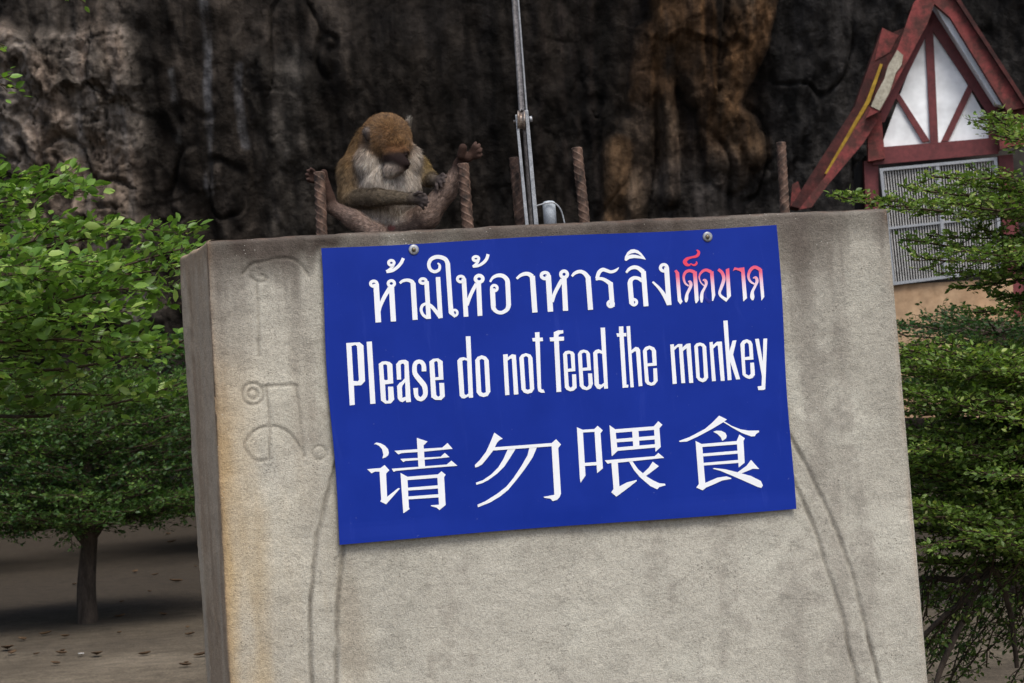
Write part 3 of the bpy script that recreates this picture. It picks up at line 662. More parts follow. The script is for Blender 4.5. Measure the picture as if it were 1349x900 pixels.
# ================================================================ STEEL ON TOP OF THE SLAB
k_ = NT('rusty_ribbed_steel'); n_ = k_.noise(220, 3, .6); k_.principled(k_.mix(k_.attr(), k_.ramp(n_, [(.3, .65), (.7, 1.3)]), 1.0, 'MULTIPLY'), .72, .15, k_.bump(n_, .4, .001), .4); M_BARS = k_.m
def rebar(px0, py0, px1, py1, wpx, y, hand, label):
    top = at(px0, py0, y); bot = at(px1, py1, y); rad = wpx / 2 * y / F * .93
    ax = bot - top; L = np.linalg.norm(ax) + .07; ax /= np.linalg.norm(ax)
    a = np.cross(ax, [0, 1.0, 0]); a /= np.linalg.norm(a); b = np.cross(ax, a)
    nt_, nz_ = 40, int(L / .0016)
    th = np.linspace(0, 2 * math.pi, nt_, endpoint=False)[None, :]; z = np.linspace(0, L, nz_)[:, None]
    lead = .060; ph = (z / lead * 3 + hand * th * 3 / (2 * math.pi)) % 1.0
    ridge = np.exp(-((ph - .5) / .075) ** 2)
    r = rad * (.91 + .095 * ridge + .018 * fbm(np.cos(th) * 3 + z * 0, np.sin(th) * 3 + z * 0, z * 60, 3, 81))
    P = top + ax * (z + 0 * th)[..., None] + (a * np.cos(th)[..., None] + b * np.sin(th)[..., None]) * r[..., None]
    i = np.arange(nt_ * nz_).reshape(nz_, nt_); j = np.roll(i, -1, 1)
    q = np.stack([i[:-1], j[:-1], j[1:], i[1:]], -1).reshape(-1, 4)
    V = P.reshape(-1, 3); n = len(V); rc = (np.array([.082, .048, .034]) + ridge[..., None] * np.array([.10, .075, .06]) * np.clip(.7 + .9 * fbm(P[..., 0] * 60, P[..., 1] * 60, P[..., 2] * 60, 3, 82), .1, 1.4)[..., None]); rc = rc * np.clip(1 + 1.6 * fbm(P[..., 0] * 70, P[..., 1] * 70, P[..., 2] * 50, 4, 83, .65), .25, 2.6)[..., None]; rc = np.concatenate([rc.reshape(-1, 3), np.tile((.09, .06, .045), (nt_ + 1, 1))])
    rim = top - ax * .0015 + (P[0] - top) * .8                            # sawn, slightly chamfered end
    V = np.concatenate([V, rim, [top - ax * .002]])
    q2 = np.stack([i[0], n + np.arange(nt_), n + np.roll(np.arange(nt_), -1), j[0]], -1)
    t3 = np.stack([n + np.arange(nt_), np.full(nt_, n + nt_), n + np.roll(np.arange(nt_), -1)], -1)
    o = link('reinforcing_bar', np_mesh('reinforcing_bar', V, [q[:, ::-1], q2[:, ::-1], t3[:, ::-1]], rc, True), M_BARS)
    tag(o, label, 'steel bar', 'rusty bars standing on the slab')
rebar(421, 227, 424, 308, 17, 5.84, 1, 'rusty ribbed steel bar gripped by the foot at the monkey\'s left in the photo')
rebar(610, 216, 616.5, 299, 17.5, 5.845, 1, 'rusty ribbed steel bar topped by the monkey\'s raised foot')
rebar(677.5, 208, 685, 296, 15.5, 5.93, -1, 'rusty ribbed steel bar partly behind the pulley straps')
rebar(760, 195, 770.5, 293, 16, 5.90, 1, 'tall rusty ribbed steel bar standing right of the grey pipe stub')
rebar(1029, 188, 1034, 279, 14.5, 6.07, -1, 'lone rusty ribbed steel bar above the right corner of the blue sign')

def twisted(mb, P, rad, strands=6, lead=.06):
    P = np.array(P); d = P[1] - P[0]; L = np.linalg.norm(d); d /= L
    a = np.cross(d, [1.0, 0, 0]); a /= np.linalg.norm(a); b = np.cross(d, a)
    n = max(8, int(L / lead * 10)); t = np.linspace(0, L, n)
    for k in range(strands):
        th = 2 * math.pi * (k / strands + t / lead)
        mb.tube([P[0] + d * s + (a * math.cos(h) + b * math.sin(h)) * rad * .62 for s, h in zip(t, th)], rad * .44, 6, False)
    return mb
py_ = 5.865
pul = empty('cable_pulley', tuple(at(700, 296, py_)), 'narrow galvanised pulley with two upright straps and a wire rope, fixed on the slab', 'pulley')
def strap(p0, p1, wpx, dpt, name='strap'):
    a, b = at(*p0, py_), at(*p1, py_); h = np.array(CX) * wpx / 2 * py_ / F; dd = np.array([0, dpt, 0])
    o = MB().box8([a - h - dd, a + h - dd, a + h + dd, a - h + dd, b - h*1.25 - dd, b + h*1.25 - dd, b + h*1.25 + dd, b - h*1.25 + dd])
    return o
s1 = strap((680.5, 152), (694.5, 300), 3.6, .013).build('strap', M_GALV, pul, .001)
s2 = strap((693.5, 146), (706.8, 300), 4.6, .013).build('strap', M_GALV, pul, .001)
for (x, y) in ((697.6, 203), (699, 227), (702.5, 264)):
    c0 = at(x, y, py_)
    MB().tube([c0 - CX * .003, c0 + CX * .0065], .004, 8).build('rivet', M_GALV, s2).matrix_parent_inverse = Matrix.Identity(4)
cw = at(686.7, 159, py_); rr = .0275
def wheel(off0, off1, r):  return [cw + CX * off0, cw + CX * off1], r
MB().tube([cw - CX * .0105, cw - CX * .007, cw - CX * .002, cw + CX * .002, cw + CX * .007, cw + CX * .0105], [rr, rr * .98, rr * .78, rr * .78, rr * .98, rr], 36).build('wheel', M_PULLEY, pul)
ax_ = MB().tube([at(676.5, 160.5, py_), at(701.5, 156.5, py_)], .0045, 10).build('axle', M_PULLEY, pul)
MB().tube([at(697.5, 157.2, py_), at(701, 156.7, py_)], .0085, 6).build('nut', M_GALV, ax_).matrix_parent_inverse = Matrix.Identity(4)
twisted(MB(), [at(691.0, 165, py_), at(700.5, 299, py_)], .0062).build('rope_tail', M_DKROPE, pul)
# the ropes leave the frame and run up to the overhang of the cliff
def far_along(px, py, y0, px2, py2, y2): return [at(px, py, y0), at(px2, py2, y2)]
e0 = at(687.5, 148, py_); d_ = at(677.8, 0, py_ + .30) - e0
r1 = twisted(MB(), [e0, e0 + d_ * 5], .0085, 6, .07)
hi0 = e0 + d_ * 5; hi1 = e0 + d_ * 52
r1.tube([hi0, hi1], .0085, 6, False)
tag(r1.build('wire_rope', M_ROPE), 'thick twisted steel rope rising from the pulley wheel', 'rope')
e0 = at(694.0, 150, py_ + .004); d_ = at(682.6, 0, py_ + .30) - e0
r2 = MB().tube([e0, e0 + d_ * 52], .0032, 8, True)
tag(r2.build('wire', M_GALV), 'thin bright wire beside the thick twisted rope', 'wire')

pst = empty('pipe_stub', tuple(at(724.5, 294, 5.88)), 'short grey capped pipe with a bent wire loop, standing on the slab', 'pipe')
pr = 8.6 * 5.88 / F
t0, b0 = at(723, 269, 5.88), at(725.5, 302, 5.88); ux = (t0 - b0) / np.linalg.norm(t0 - b0)
MB().tube([b0, t0, t0 + ux * .0045, t0 + ux * .0075, t0 + ux * .009], [pr, pr, pr * .93, pr * .7, pr * .2], 28).build('pipe', M_PIPE, pst)
lp = [at(706, 271.5, 5.858), at(713, 269.5, 5.857), at(722, 267.2, 5.857), at(730, 267.5, 5.857), at(736, 272.5, 5.858), at(740.5, 281, 5.86), at(745, 300, 5.862)]
MB().tube(smoothline(lp), .0021, 8).build('wire_loop', M_GALV, pst)

# ================================================================ GABLED HOUSE
HY = 31.5
HP = plane_at(R(-4), HY, x0=at(1235, 300, HY)[0]); HN = HP[1]
M_RED = mat_noisy('dark_red_paint', (.095, .020, .022), (.14, .030, .032), 3, .6, 0, .2, .004, .35)
M_REDW = mat_noisy('weathered_red_paint', (.075, .026, .022), (.20, .042, .040), 5, .75, 0, .4, .008, .25, .42, .62)
M_PLAST = mat_noisy('white_gable_board', (.70, .72, .75), (.78, .80, .82), .5, .6, 0, .1, .002, .3)
M_TAN = mat_noisy('tan_render', (.30, .19, .11), (.42, .29, .18), 1.5, .85, 0, .3, .004, .2)
M_YEL = mat_noisy('yellow_paint', (.26, .15, .012), (.40, .25, .025), 4, .6, 0, .1, .002, .3)
M_ROOF = mat_noisy('dark_roof', (.030, .014, .013), (.085, .024, .022), 5, .8, 0, .6, .02, .2)
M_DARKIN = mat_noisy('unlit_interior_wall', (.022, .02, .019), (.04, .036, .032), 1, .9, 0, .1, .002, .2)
M_PLASTER = mat_noisy('bare_mortar', (.24, .22, .17), (.40, .37, .30), 6, .9, 0, .6, .01, .2)
M_BAR = mat_noisy('grey_bar', (.36, .35, .34), (.48, .47, .455), 6, .45, .3, .2, .001, .5)
house = empty('gabled_house', tuple(onp(1240, 800, HP) * np.array([1, 1, 0])), 'small dark red and white gabled house with a barred window, below the cliff', 'house')
def hz(x, y): return (1030 + x / 2.144, y / 2.144)          # enlarged crop -> photograph
def slab(pts, off, th, zoomed=True):
    P = [onp(*(hz(*p) if zoomed else p), HP, off) for p in pts]; return MB().prism(P, -HN * th)
def hpart(name, pts, off, th, mat, parent=house, zoomed=True, label=None):
    o = slab(pts, off, th, zoomed).build(name, mat, parent)
    if parent is not house: o.matrix_parent_inverse = Matrix.Identity(4)
    if label: o['label'] = label
    return o
gp = hpart('gable_panel', [(278, 420), (415, 48), (612, 395)], .0, .12, M_PLAST)
hpart('king_post', [(404, 75), (427, 75), (442, 402), (420, 404)], .05, .049, M_RED)
hpart('brace', [(314, 262), (330, 262), (418, 398), (398, 402)], .045, .044, M_RED)
hpart('brace', [(527, 238), (546, 240), (471, 398), (450, 400)], .045, .044, M_RED)
hpart('tie_beam', [(255, 418), (612, 388), (612, 434), (258, 466)], .07, .069, M_RED)
hpart('rafter', [(408, 28), (428, 60), (290, 345), (268, 345)], .055, .054, M_RED)
hpart('rafter', [(408, 28), (432, 32), (612, 305), (612, 340), (592, 335), (408, 60)], .055, .054, M_RED)
hpart('corner_post', [(586, 268), (608, 262), (609, 398), (585, 400)], .06, .059, M_RED)
hpart('corner_post', [(241, 305), (280, 318), (292, 448), (244, 456)], .16, .20, M_REDW)
# barge boards with their depth, standing in front of the gable
bl = hpart('barge_board', [(405, -30), (432, 8), (412, 66), (280, 312), (238, 334), (330, 128), (372, 8)],   .44, .12, M_REDW)
hpart('mortar_patch', [(326, 141), (343, 156), (338, 184), (322, 206), (304, 262), (276, 312), (252, 300), (268, 262), (290, 222), (300, 186)], .46, .019, M_PLASTER, bl, label='bare mortar patch')
br = hpart('barge_board', [(405, -30), (450, -60), (492, 0), (690, 304), (636, 312), (476, 50), (428, 8)],   .44, .12, M_REDW)
hpart('soffit', [(428, 12), (474, 52), (634, 300), (606, 294), (446, 42)], .31, .29, M_PLAST)
hpart('bracket', [(626, 312), (690, 304), (690, 410), (640, 414), (616, 424), (612, 360)], .31, .2, M_REDW)
lw = hpart('lower_barge_board', [(246, 298), (270, 342), (232, 402), (132, 520), (84, 586), (48, 592), (124, 496)], .31, .12, M_REDW)
hpart('roof_slope', [(405, -30), (450, -60), (492, 0), (690, 304), (700, 300), (500, -8), (452, -72), (403, -40)], .52, 2.2, M_ROOF)
hpart('back_roof', [(284, 78), (312, 92), (352, 76), (335, 150), (285, 290), (255, 340), (150, 480), (50, 588), (26, 582), (110, 450), (206, 300)], .0, .6, M_ROOF)  # shadow on the back roof put into its dark colour
hpart('back_roof_top', [(284, 78), (312, 92), (330, 100), (304, 148), (262, 172)], .012, .2, M_REDW)  # red top end of the back roof, clear of the painted shadow
hpart('trim_strip', [(278, 179), (285, 182), (249, 288), (128, 492), (121, 490), (238, 285)], .06, .05, M_YEL, label='yellow strip under the back roof edge')
hpart('eave_board', [(30, 520), (46, 512), (60, 560), (44, 590), (24, 586)], -1.0, .1, M_REDW)
# walls and posts
hpart('post', [(232, 455), (272, 450), (276, 660), (240, 660)], .02, .25, M_RED)
hpart('post', [(611, 440), (652, 436), (690, 900), (640, 900)], .02, .25, M_RED)
hpart('lower_wall', [(300, 806), (652, 786), (662, 1180), (290, 1180)], .03, .35, M_TAN)
hpart('lower_wall', [(640, 900), (850, 880), (870, 1200), (660, 1200)], .06, .30, M_TAN)
hpart('ledge', [(560, 905), (900, 880), (900, 905), (560, 930)], .5, .5, M_TAN)
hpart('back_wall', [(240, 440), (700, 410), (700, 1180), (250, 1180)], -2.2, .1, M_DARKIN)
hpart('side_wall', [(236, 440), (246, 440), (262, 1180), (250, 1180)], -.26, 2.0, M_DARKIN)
# barred window
win = hpart('window', [(288, 478), (300, 476), (322, 800), (310, 802)], .07, .06, M_BAR)
def wp(*a, **k): return hpart(*a, parent=win, **k)
wq = np.array([hz(276, 476), hz(608, 444), hz(624, 766), hz(312, 806)])
def wuv(u, v): return (1-u)*(1-v)*wq[0] + u*(1-v)*wq[1] + u*v*wq[2] + (1-u)*v*wq[3]
fr_ = MB()
for (u0, v0, u1, v1) in ((0, 0, 1, .025), (0, .975, 1, 1), (0, .025, .028, .975), (.972, .025, 1, .975)):
    fr_.prism([onp(*wuv(u0, v0), HP, .10), onp(*wuv(u1, v0), HP, .10), onp(*wuv(u1, v1), HP, .10), onp(*wuv(u0, v1), HP, .10)], -HN * .09)
bpy.data.objects.remove(win)
win = fr_.build('window', M_GALV, house)
def wsub(name, rect, off, th, mat):
    u0, v0, u1, v1 = rect
    o = MB().prism([onp(*wuv(u0, v0), HP, off), onp(*wuv(u1, v0), HP, off), onp(*wuv(u1, v1), HP, off), onp(*wuv(u0, v1), HP, off)], -HN * th).build(name, mat, win)
    o.matrix_parent_inverse = Matrix.Identity(4); return o
wsub('mullion', (.475, .025, .505, .975), .09, .06, M_GALV)
wsub('rail', (.028, .505, .475, .525), .085, .05, M_GALV); wsub('rail', (.505, .505, .972, .525), .085, .05, M_GALV)
for k in range(40):
    u0 = .034 + .945 * k / 40
    wsub('window_bar', (u0, .02, u0 + .0095, .98), .05, .02, M_BAR)

# ================================================================ TREES
LEAF_T = np.array([[0, 0, 0], [.32, .5, .12], [.68, .42, .10], [1, 0, -.05], [.68, -.42, .10], [.32, -.5, .12]])   # along, across, up
def leaf_mesh(name, P, Dr, Nn, S, colr, aspect=.5):
    P, Dr, Nn, S = map(np.asarray, (P, Dr, Nn, S)); n = len(P)
    Dr = Dr / (np.linalg.norm(Dr, axis=1, keepdims=True) + 1e-9)
    Sd = np.cross(Nn, Dr); Sd /= np.linalg.norm(Sd, axis=1, keepdims=True) + 1e-9; Nn = np.cross(Dr, Sd)
    V = P[:, None] + S[:, None, None] * (LEAF_T[None, :, 0:1] * Dr[:, None] + aspect * LEAF_T[None, :, 1:2] * Sd[:, None] + aspect * LEAF_T[None, :, 2:3] * Nn[:, None])
    b = (np.arange(n) * 6)[:, None]
    q = np.concatenate([b + np.array([0, 3, 2, 1])[None], b + np.array([0, 5, 4, 3])[None]])
    return np_mesh(name, V.reshape(-1, 3), q, np.repeat(colr, 6, 0), True)
def seg_mesh(name, segs, n=5):
    S = np.array(segs); A, B, r0, r1 = S[:, 0:3], S[:, 3:6], S[:, 6], S[:, 7]
    d = B - A; d /= np.linalg.norm(d, axis=1, keepdims=True) + 1e-9
    a = np.cross(d, np.where(np.abs(d[:, 2:3]) < .9, [[0, 0, 1.0]], [[1.0, 0, 0]])); a /= np.linalg.norm(a, axis=1, keepdims=True); b = np.cross(d, a)
    th = np.arange(n) * 2 * math.pi / n; c, s = np.cos(th)[None, :, None], np.sin(th)[None, :, None]
    ring = a[:, None] * c + b[:, None] * s
    V = np.concatenate([A[:, None] + ring * r0[:, None, None], B[:, None] + ring * r1[:, None, None]], 1).reshape(-1, 3)
    base = (np.arange(len(S)) * 2 * n)[:, None]; k = np.arange(n); k2 = (k + 1) % n
    q = np.concatenate([np.stack([base[:, 0] + i, base[:, 0] + j, base[:, 0] + n + j, base[:, 0] + n + i], -1) for i, j in zip(k, k2)])
    return np_mesh(name, V, q, smooth=True)
class Tree:
    def __init__(s, seed): s.r = np.random.default_rng(seed); s.segs = []; s.P = []; s.D = []; s.N = []; s.S = []; s.tone = []
    def branch(s, A, B, r0, r1, sag=0., k=8, wob=.03):
        A, B = np.array(A, float), np.array(B, float); L = np.linalg.norm(B - A)
        t = np.linspace(0, 1, k + 1)[:, None]; mid = s.r.normal(0, wob * L, 3)
        P = A + (B - A) * t + mid * np.sin(t * math.pi) + s.r.normal(0, wob * L * .25, (k + 1, 3)) * (t * (1 - t) * 4) - np.array([0, 0, sag * L]) * (t * t - t) * -1 * 4 * .5
        for i in range(k):
            s.segs.append([*P[i], *P[i+1], r0 + (r1 - r0) * i / k, r0 + (r1 - r0) * (i + 1) / k])
        return P
    def leaves(s, P, size, per, up=.8, spread=.6, tone=0., droop=0.):
        """leaves along a twig (polyline): alternate, pointing outwards"""
        P = np.array(P); d = np.diff(P, axis=0); L = np.linalg.norm(d, axis=1); n = max(2, int(L.sum() / per))
        c = np.concatenate([[0], np.cumsum(L)]); t = s.r.uniform(.08, 1.0, n) * c[-1]; t[-1] = c[-1]
        i = np.clip(np.searchsorted(c, t) - 1, 0, len(d) - 1); f = ((t - c[i]) / (L[i] + 1e-9))[:, None]
        pos = P[i] + d[i] * f; dr = d[i] / (L[i][:, None] + 1e-9)
        sd = np.cross(dr, [0, 0, 1.0]); sd /= np.linalg.norm(sd, axis=1, keepdims=True) + 1e-6
        sg = np.where(s.r.random(n) < .5, -1, 1)[:, None]
        D_ = dr * s.r.uniform(.2, 1., (n, 1)) + sd * sg * s.r.uniform(.3, 1.1, (n, 1)) + s.r.normal(0, spread * .5, (n, 3)) + [0, 0, .15 - droop]
        N_ = s.r.normal(0, spread, (n, 3)) + [0, 0, up]
        s.P.append(pos + s.r.normal(0, size * .25, (n, 3))); s.D.append(D_); s.N.append(N_); s.S.append(size * s.r.uniform(.6, 1.2, n)); s.tone.append(np.full(n, tone) + s.r.normal(0, .18))
    def spray(s, A, B, r0, twig=.28, step=.07, sub=2, size=.022, per=.012, lift=.0, start=.15, sag=.05, up=.8, tone=0., droop=0., subn=3):
        P = s.branch(A, B, r0, .003, sag); L = np.linalg.norm(np.diff(P, axis=0), axis=1); c = np.concatenate([[0], np.cumsum(L)])
        side = 1; x = start * c[-1]
        while x < c[-1]:
            i = min(np.searchsorted(c, x) - 1, len(L) - 1); i = max(i, 0); p = P[i] + (P[i+1] - P[i]) * (x - c[i]) / L[i]; d = (P[i+1] - P[i]) / L[i]
            sd = np.cross(d, [0, 0, 1.0]); sd /= np.linalg.norm(sd) + 1e-6
            fr = x / c[-1]; ln = twig * (1.05 - .65 * fr) * s.r.uniform(.55, 1.25)
            dr = d * s.r.uniform(.35, .9) + sd * side * s.r.uniform(.55, 1.0) + np.array([0, 0, s.r.normal(lift, .16)]); dr /= np.linalg.norm(dr)
            Q = s.branch(p, p + dr * ln, max(.0022, r0 * .28), .0011, sag, 4, .05); s.leaves(Q, size, per, up, tone=tone, droop=droop)
            if sub > 1:
                for k in range(subn):
                    a = Q[1 + k % (len(Q) - 2)]; d2 = dr * .6 + np.cross(dr, [0, 0, 1.]) * (1 if k % 2 else -1) * s.r.uniform(.4, 1) + np.array([0, 0, s.r.normal(.1 + lift - droop, .25)]); d2 /= np.linalg.norm(d2)
                    s.leaves(s.branch(a, a + d2 * ln * s.r.uniform(.3, .6), .0014, .0009, 0, 3, .05), size, per, up, tone=tone, droop=droop)
            side = -side; x += step * s.r.uniform(.5, 1.5)
        s.leaves(P[-3:], size, per * .8, up, tone=tone)
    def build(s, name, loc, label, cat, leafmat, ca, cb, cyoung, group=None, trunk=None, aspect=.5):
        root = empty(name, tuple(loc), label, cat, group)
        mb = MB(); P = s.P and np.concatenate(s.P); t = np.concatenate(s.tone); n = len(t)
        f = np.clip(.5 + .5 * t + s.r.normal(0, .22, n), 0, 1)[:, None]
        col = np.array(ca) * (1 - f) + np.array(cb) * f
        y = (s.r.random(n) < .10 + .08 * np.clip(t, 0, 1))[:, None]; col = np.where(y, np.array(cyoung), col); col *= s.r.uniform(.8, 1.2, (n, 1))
        link('crown', leaf_mesh('crown', P, np.concatenate(s.D), np.concatenate(s.N), np.concatenate(s.S), col, aspect), leafmat, root)
        big = [q for q in s.segs if q[6] > .0075]; small = [q for q in s.segs if q[6] <= .0075]
        if trunk:
            for (Pt, rd) in trunk: mb.tube(Pt, rd, 12, True)
            link_o = mb.build('trunk', M_BARK, root)
        if big: link('branches', seg_mesh('branches', big, 7), M_BARK, root)
        if small: link('twigs', seg_mesh('twigs', small, 4), M_TWIG, root)
        return root

# small layered tree with the visible trunk, left, behind the slab
T2 = Tree(11); y2 = 18.0; b2 = at(116, 822, y2); b2[2] = 0; tp = at(118, 690, y2)
for (z, rad, n, tn) in ((.98, 1.45, 26, .0), (1.12, 1.5, 18, .3), (1.32, 1.38, 20, -.5), (1.52, 1.5, 22, -.2), (1.72, 1.4, 24, .2), (1.92, 1.1, 18, .5), (2.02, .8, 12, .6)):  # tier tones paint in the shaded inner layers and lit tops
    for k in range(n):
        a = 2 * math.pi * (k + T2.r.uniform(-.3, .3)) / n; rr_ = rad * T2.r.uniform(.82, 1.12)
        A0 = np.array([b2[0] + T2.r.normal(0, .03), y2 + T2.r.normal(0, .03), min(z - .16, 1.95)])
        B0 = np.array([b2[0] + .05 + rr_ * math.cos(a), y2 + rr_ * math.sin(a), z + T2.r.normal(0, .04)])
        T2.spray(A0, B0, .014, .42, .085, 2, .040, .022, 0, .18, .03, tone=tn, subn=3)
for (px, py) in ((95, 725), (78, 716), (212, 692), (40, 705), (238, 690), (20, 712)):           # hanging tips under the skirt
    e = at(px, py, y2 - .75 + .2 * T2.r.random()); T2.spray(e + np.array([T2.r.normal(0, .1), .2, .3]), e, .005, .14, .05, 2, .036, .02, 0, .1, 0, tone=-.2, droop=.3)
tr2 = [b2 + np.array([0, 0, -.05]), b2 + np.array([.005, 0, .3]), np.array([tp[0], y2, .75]), np.array([tp[0] + .02, y2, 1.1]), np.array([tp[0] + .01, y2, 1.9])]
fork = [([np.array([tp[0], y2, .62]), np.array([tp[0] - .2, y2 - .05, .86]), np.array([tp[0] - .55, y2 - .2, 1.02])], [.05, .035, .012]),
        ([np.array([tp[0], y2, .70]), np.array([tp[0] + .22, y2 - .1, .92]), np.array([tp[0] + .6, y2 - .3, 1.1])], [.05, .035, .012])]
T2.build('layered_tree', (b2[0], y2, 0), 'small flat-layered tree with a bare dark trunk on the open earth', 'tree', M_LEAF, (.020, .058, .014), (.080, .155, .032), (.13, .21, .048), trunk=[(smoothline(tr2), np.linspace(.092, .035, len(smoothline(tr2))))] + [(smoothline(p), np.interp(np.linspace(0, 1, len(smoothline(p))), [0, .5, 1], r)) for p, r in fork])

# two wider trees added to shade the far ground, mostly hidden by the slab and the near crowns
for sd5, px5, y5, rad5, lab5 in ((51, 372, 27.0, 3.0, 'wide dark tree added far behind the slab to shade the ground, seen in the gap beside it'), (53, -190, 25.0, 2.6, 'wide dark tree added at the left edge to shade the ground behind the bare-trunked one')):
    T5 = Tree(sd5); b5 = at(px5, 800, y5); b5[2] = 0
    for (z, rad, n, tn) in ((1.35, rad5, 20, -.3), (1.75, rad5 * 1.02, 20, 0), (2.15, rad5 * .9, 17, .1), (2.6, rad5 * .6, 12, .2)):
        for k in range(n):
            a = 2 * math.pi * (k + T5.r.uniform(-.3, .3)) / n; rr_ = rad * T5.r.uniform(.82, 1.1)
            T5.spray((b5[0], y5, z - .2), (b5[0] + rr_ * math.cos(a), y5 + rr_ * math.sin(a), z + T5.r.normal(0, .06)), .03, .85, .2, 2, .075, .045, 0, .15, .03, tone=tn)
    T5.build('added_shade_tree', (b5[0], y5, 0), lab5, 'tree', M_LEAF, (.02, .055, .013), (.05, .115, .025), (.075, .15, .035), trunk=[([b5 - [0, 0, .05], b5 + [.03, 0, 1.0], b5 + [0, 0, 2.4]], [.16, .12, .05])])

# big-leaved tree reaching in from the left
T1 = Tree(23); y1 = 8.8
base1 = at(-420, 900, y1); base1[2] = 0; hub = at(-330, 420, y1)
tips = [(262, 322, 8.4), (255, 306, 9.1), (238, 352, 8.6), (228, 400, 8.8), (244, 448, 8.3), (238, 505, 8.9), (205, 450, 8.1), (110, 252, 8.6), (92, 240, 9.0), (60, 252, 8.2), (20, 246, 8.5), (120, 300, 8.1), (160, 330, 8.9),
        (170, 380, 8.2), (190, 430, 9.2), (95, 345, 7.9), (60, 410, 8.0), (100, 425, 8.7), (20, 320, 8.1), (140, 410, 7.9), (200, 330, 9.3), (180, 300, 9.4), (10, 400, 7.8), (-40, 300, 8.6), (-60, 400, 8.5), (215, 520, 9.2), (40, 285, 9.3), (130, 345, 8.5), (215, 365, 9.2), (170, 455, 8.6)]
for (px, py, yy) in tips:
    B0 = at(px, py, yy); A0 = at(px - T1.r.uniform(230, 330), py + T1.r.uniform(-10, 60), yy + T1.r.normal(0, .25))
    T1.spray(A0, B0, .008, .30, .065, 2, .056, .022, .03, .12, .04, up=.75, tone=.1, subn=3)
    T1.branch(hub + T1.r.normal(0, .05, 3), A0, .022, .009, .03)
for (px, py, ox, oy) in ((112, 4, -70, -60), (78, -6, -60, -50), (18, 116, -80, -20), (6, 60, -60, -20), (14, 100, -60, 10)):
    yy = 8.2; T1.spray(at(px + ox, py + oy, yy), at(px, py, yy), .004, .12, .06, 1, .046, .022, 0, .2, 0, tone=.3)
T1.branch(hub + np.array([0, 0, .3]), at(40, -60, 8.2), .02, .006); T1.branch(hub + np.array([0, 0, .2]), at(-70, 60, 8.2), .018, .006)
T1.build('broad_leaved_tree', (base1[0], y1, 0), 'tree with glossy bright green leaves overlapping the slab\'s upper left edge', 'tree', M_LEAF_BIG, (.055, .125, .02), (.165, .285, .045), (.27, .38, .09),
         trunk=[(smoothline([base1 - [0, 0, .05], base1 * .6 + hub * .4, hub, hub + np.array([.1, 0, .9])]), np.linspace(.09, .03, 19))], aspect=.48)

# feathery layered tree right of the slab
T3 = Tree(37); y3 = 8.2; b3 = at(1455, 900, y3); b3[2] = 0; cx3 = b3[0]
s3 = y3 / F
def sp3(px, py, yy, opx, opy, oyy, r0=.007, **kw): T3.spray(at(opx, opy, oyy), at(px, py, yy), r0, **kw)
kw = dict(twig=.17, step=.032, sub=2, size=.0235, per=.0098, subn=3)
# upper tier: the spray reaching over the slab's corner, and the tuft at the frame's edge
for (px, py, yy) in ((1104, 259, 7.9), (1150, 262, 8.1), (1190, 246, 8.3), (1215, 232, 7.8), (1240, 265, 7.7), (1230, 250, 8.6), (1270, 240, 8.0), (1290, 228, 8.5), (1300, 262, 7.9)):
    sp3(px, py, yy, 1455, 262 + (py - 250) * .6, 8.2, .006, tone=.35, sag=.03, start=.25, **kw)
for (px, py, yy) in ((1288, 155, 8.1), (1300, 168, 8.4), (1318, 180, 7.9), (1305, 150, 8.0), (1330, 150, 8.4)): sp3(px, py, yy, 1470, 215, 8.2, .005, tone=.35, start=.3, **kw)
# second tier in front of the window, with gaps
for (px, py, yy) in ((1198, 316, 8.0), (1222, 310, 8.3), (1215, 340, 7.8), (1240, 360, 8.0), (1262, 378, 8.2), (1285, 300, 8.2), (1275, 330, 7.7), (1300, 368, 8.0), (1320, 392, 8.3), (1310, 318, 8.0), (1330, 345, 7.8)):
    sp3(px, py, yy, 1460, 335 + (py - 340) * .5, 8.2, .0055, tone=.15, sag=.04, start=.25, **kw)
for (px, py, yy) in ((1285, 412, 8.0), (1310, 385, 8.4)): sp3(px, py, yy, 1455, 410, 8.2, .004, tone=.2, start=.35, **kw)
# main mass in three tiers
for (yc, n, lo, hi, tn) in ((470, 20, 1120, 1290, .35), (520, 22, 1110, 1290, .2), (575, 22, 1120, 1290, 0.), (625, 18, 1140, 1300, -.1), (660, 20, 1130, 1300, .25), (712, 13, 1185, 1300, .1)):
    for k in range(n):
        px = T3.r.uniform(lo, hi); yy = 8.1 + T3.r.uniform(-.75, 1.0); py = yc + T3.r.normal(0, 14)
        if yy < 6.7 + .3: yy += .5
        sp3(px, py, yy, 1470, yc + T3.r.normal(15, 15), 8.2 + T3.r.normal(0, .15), .0055, tone=tn, sag=.05, start=.12, **kw)
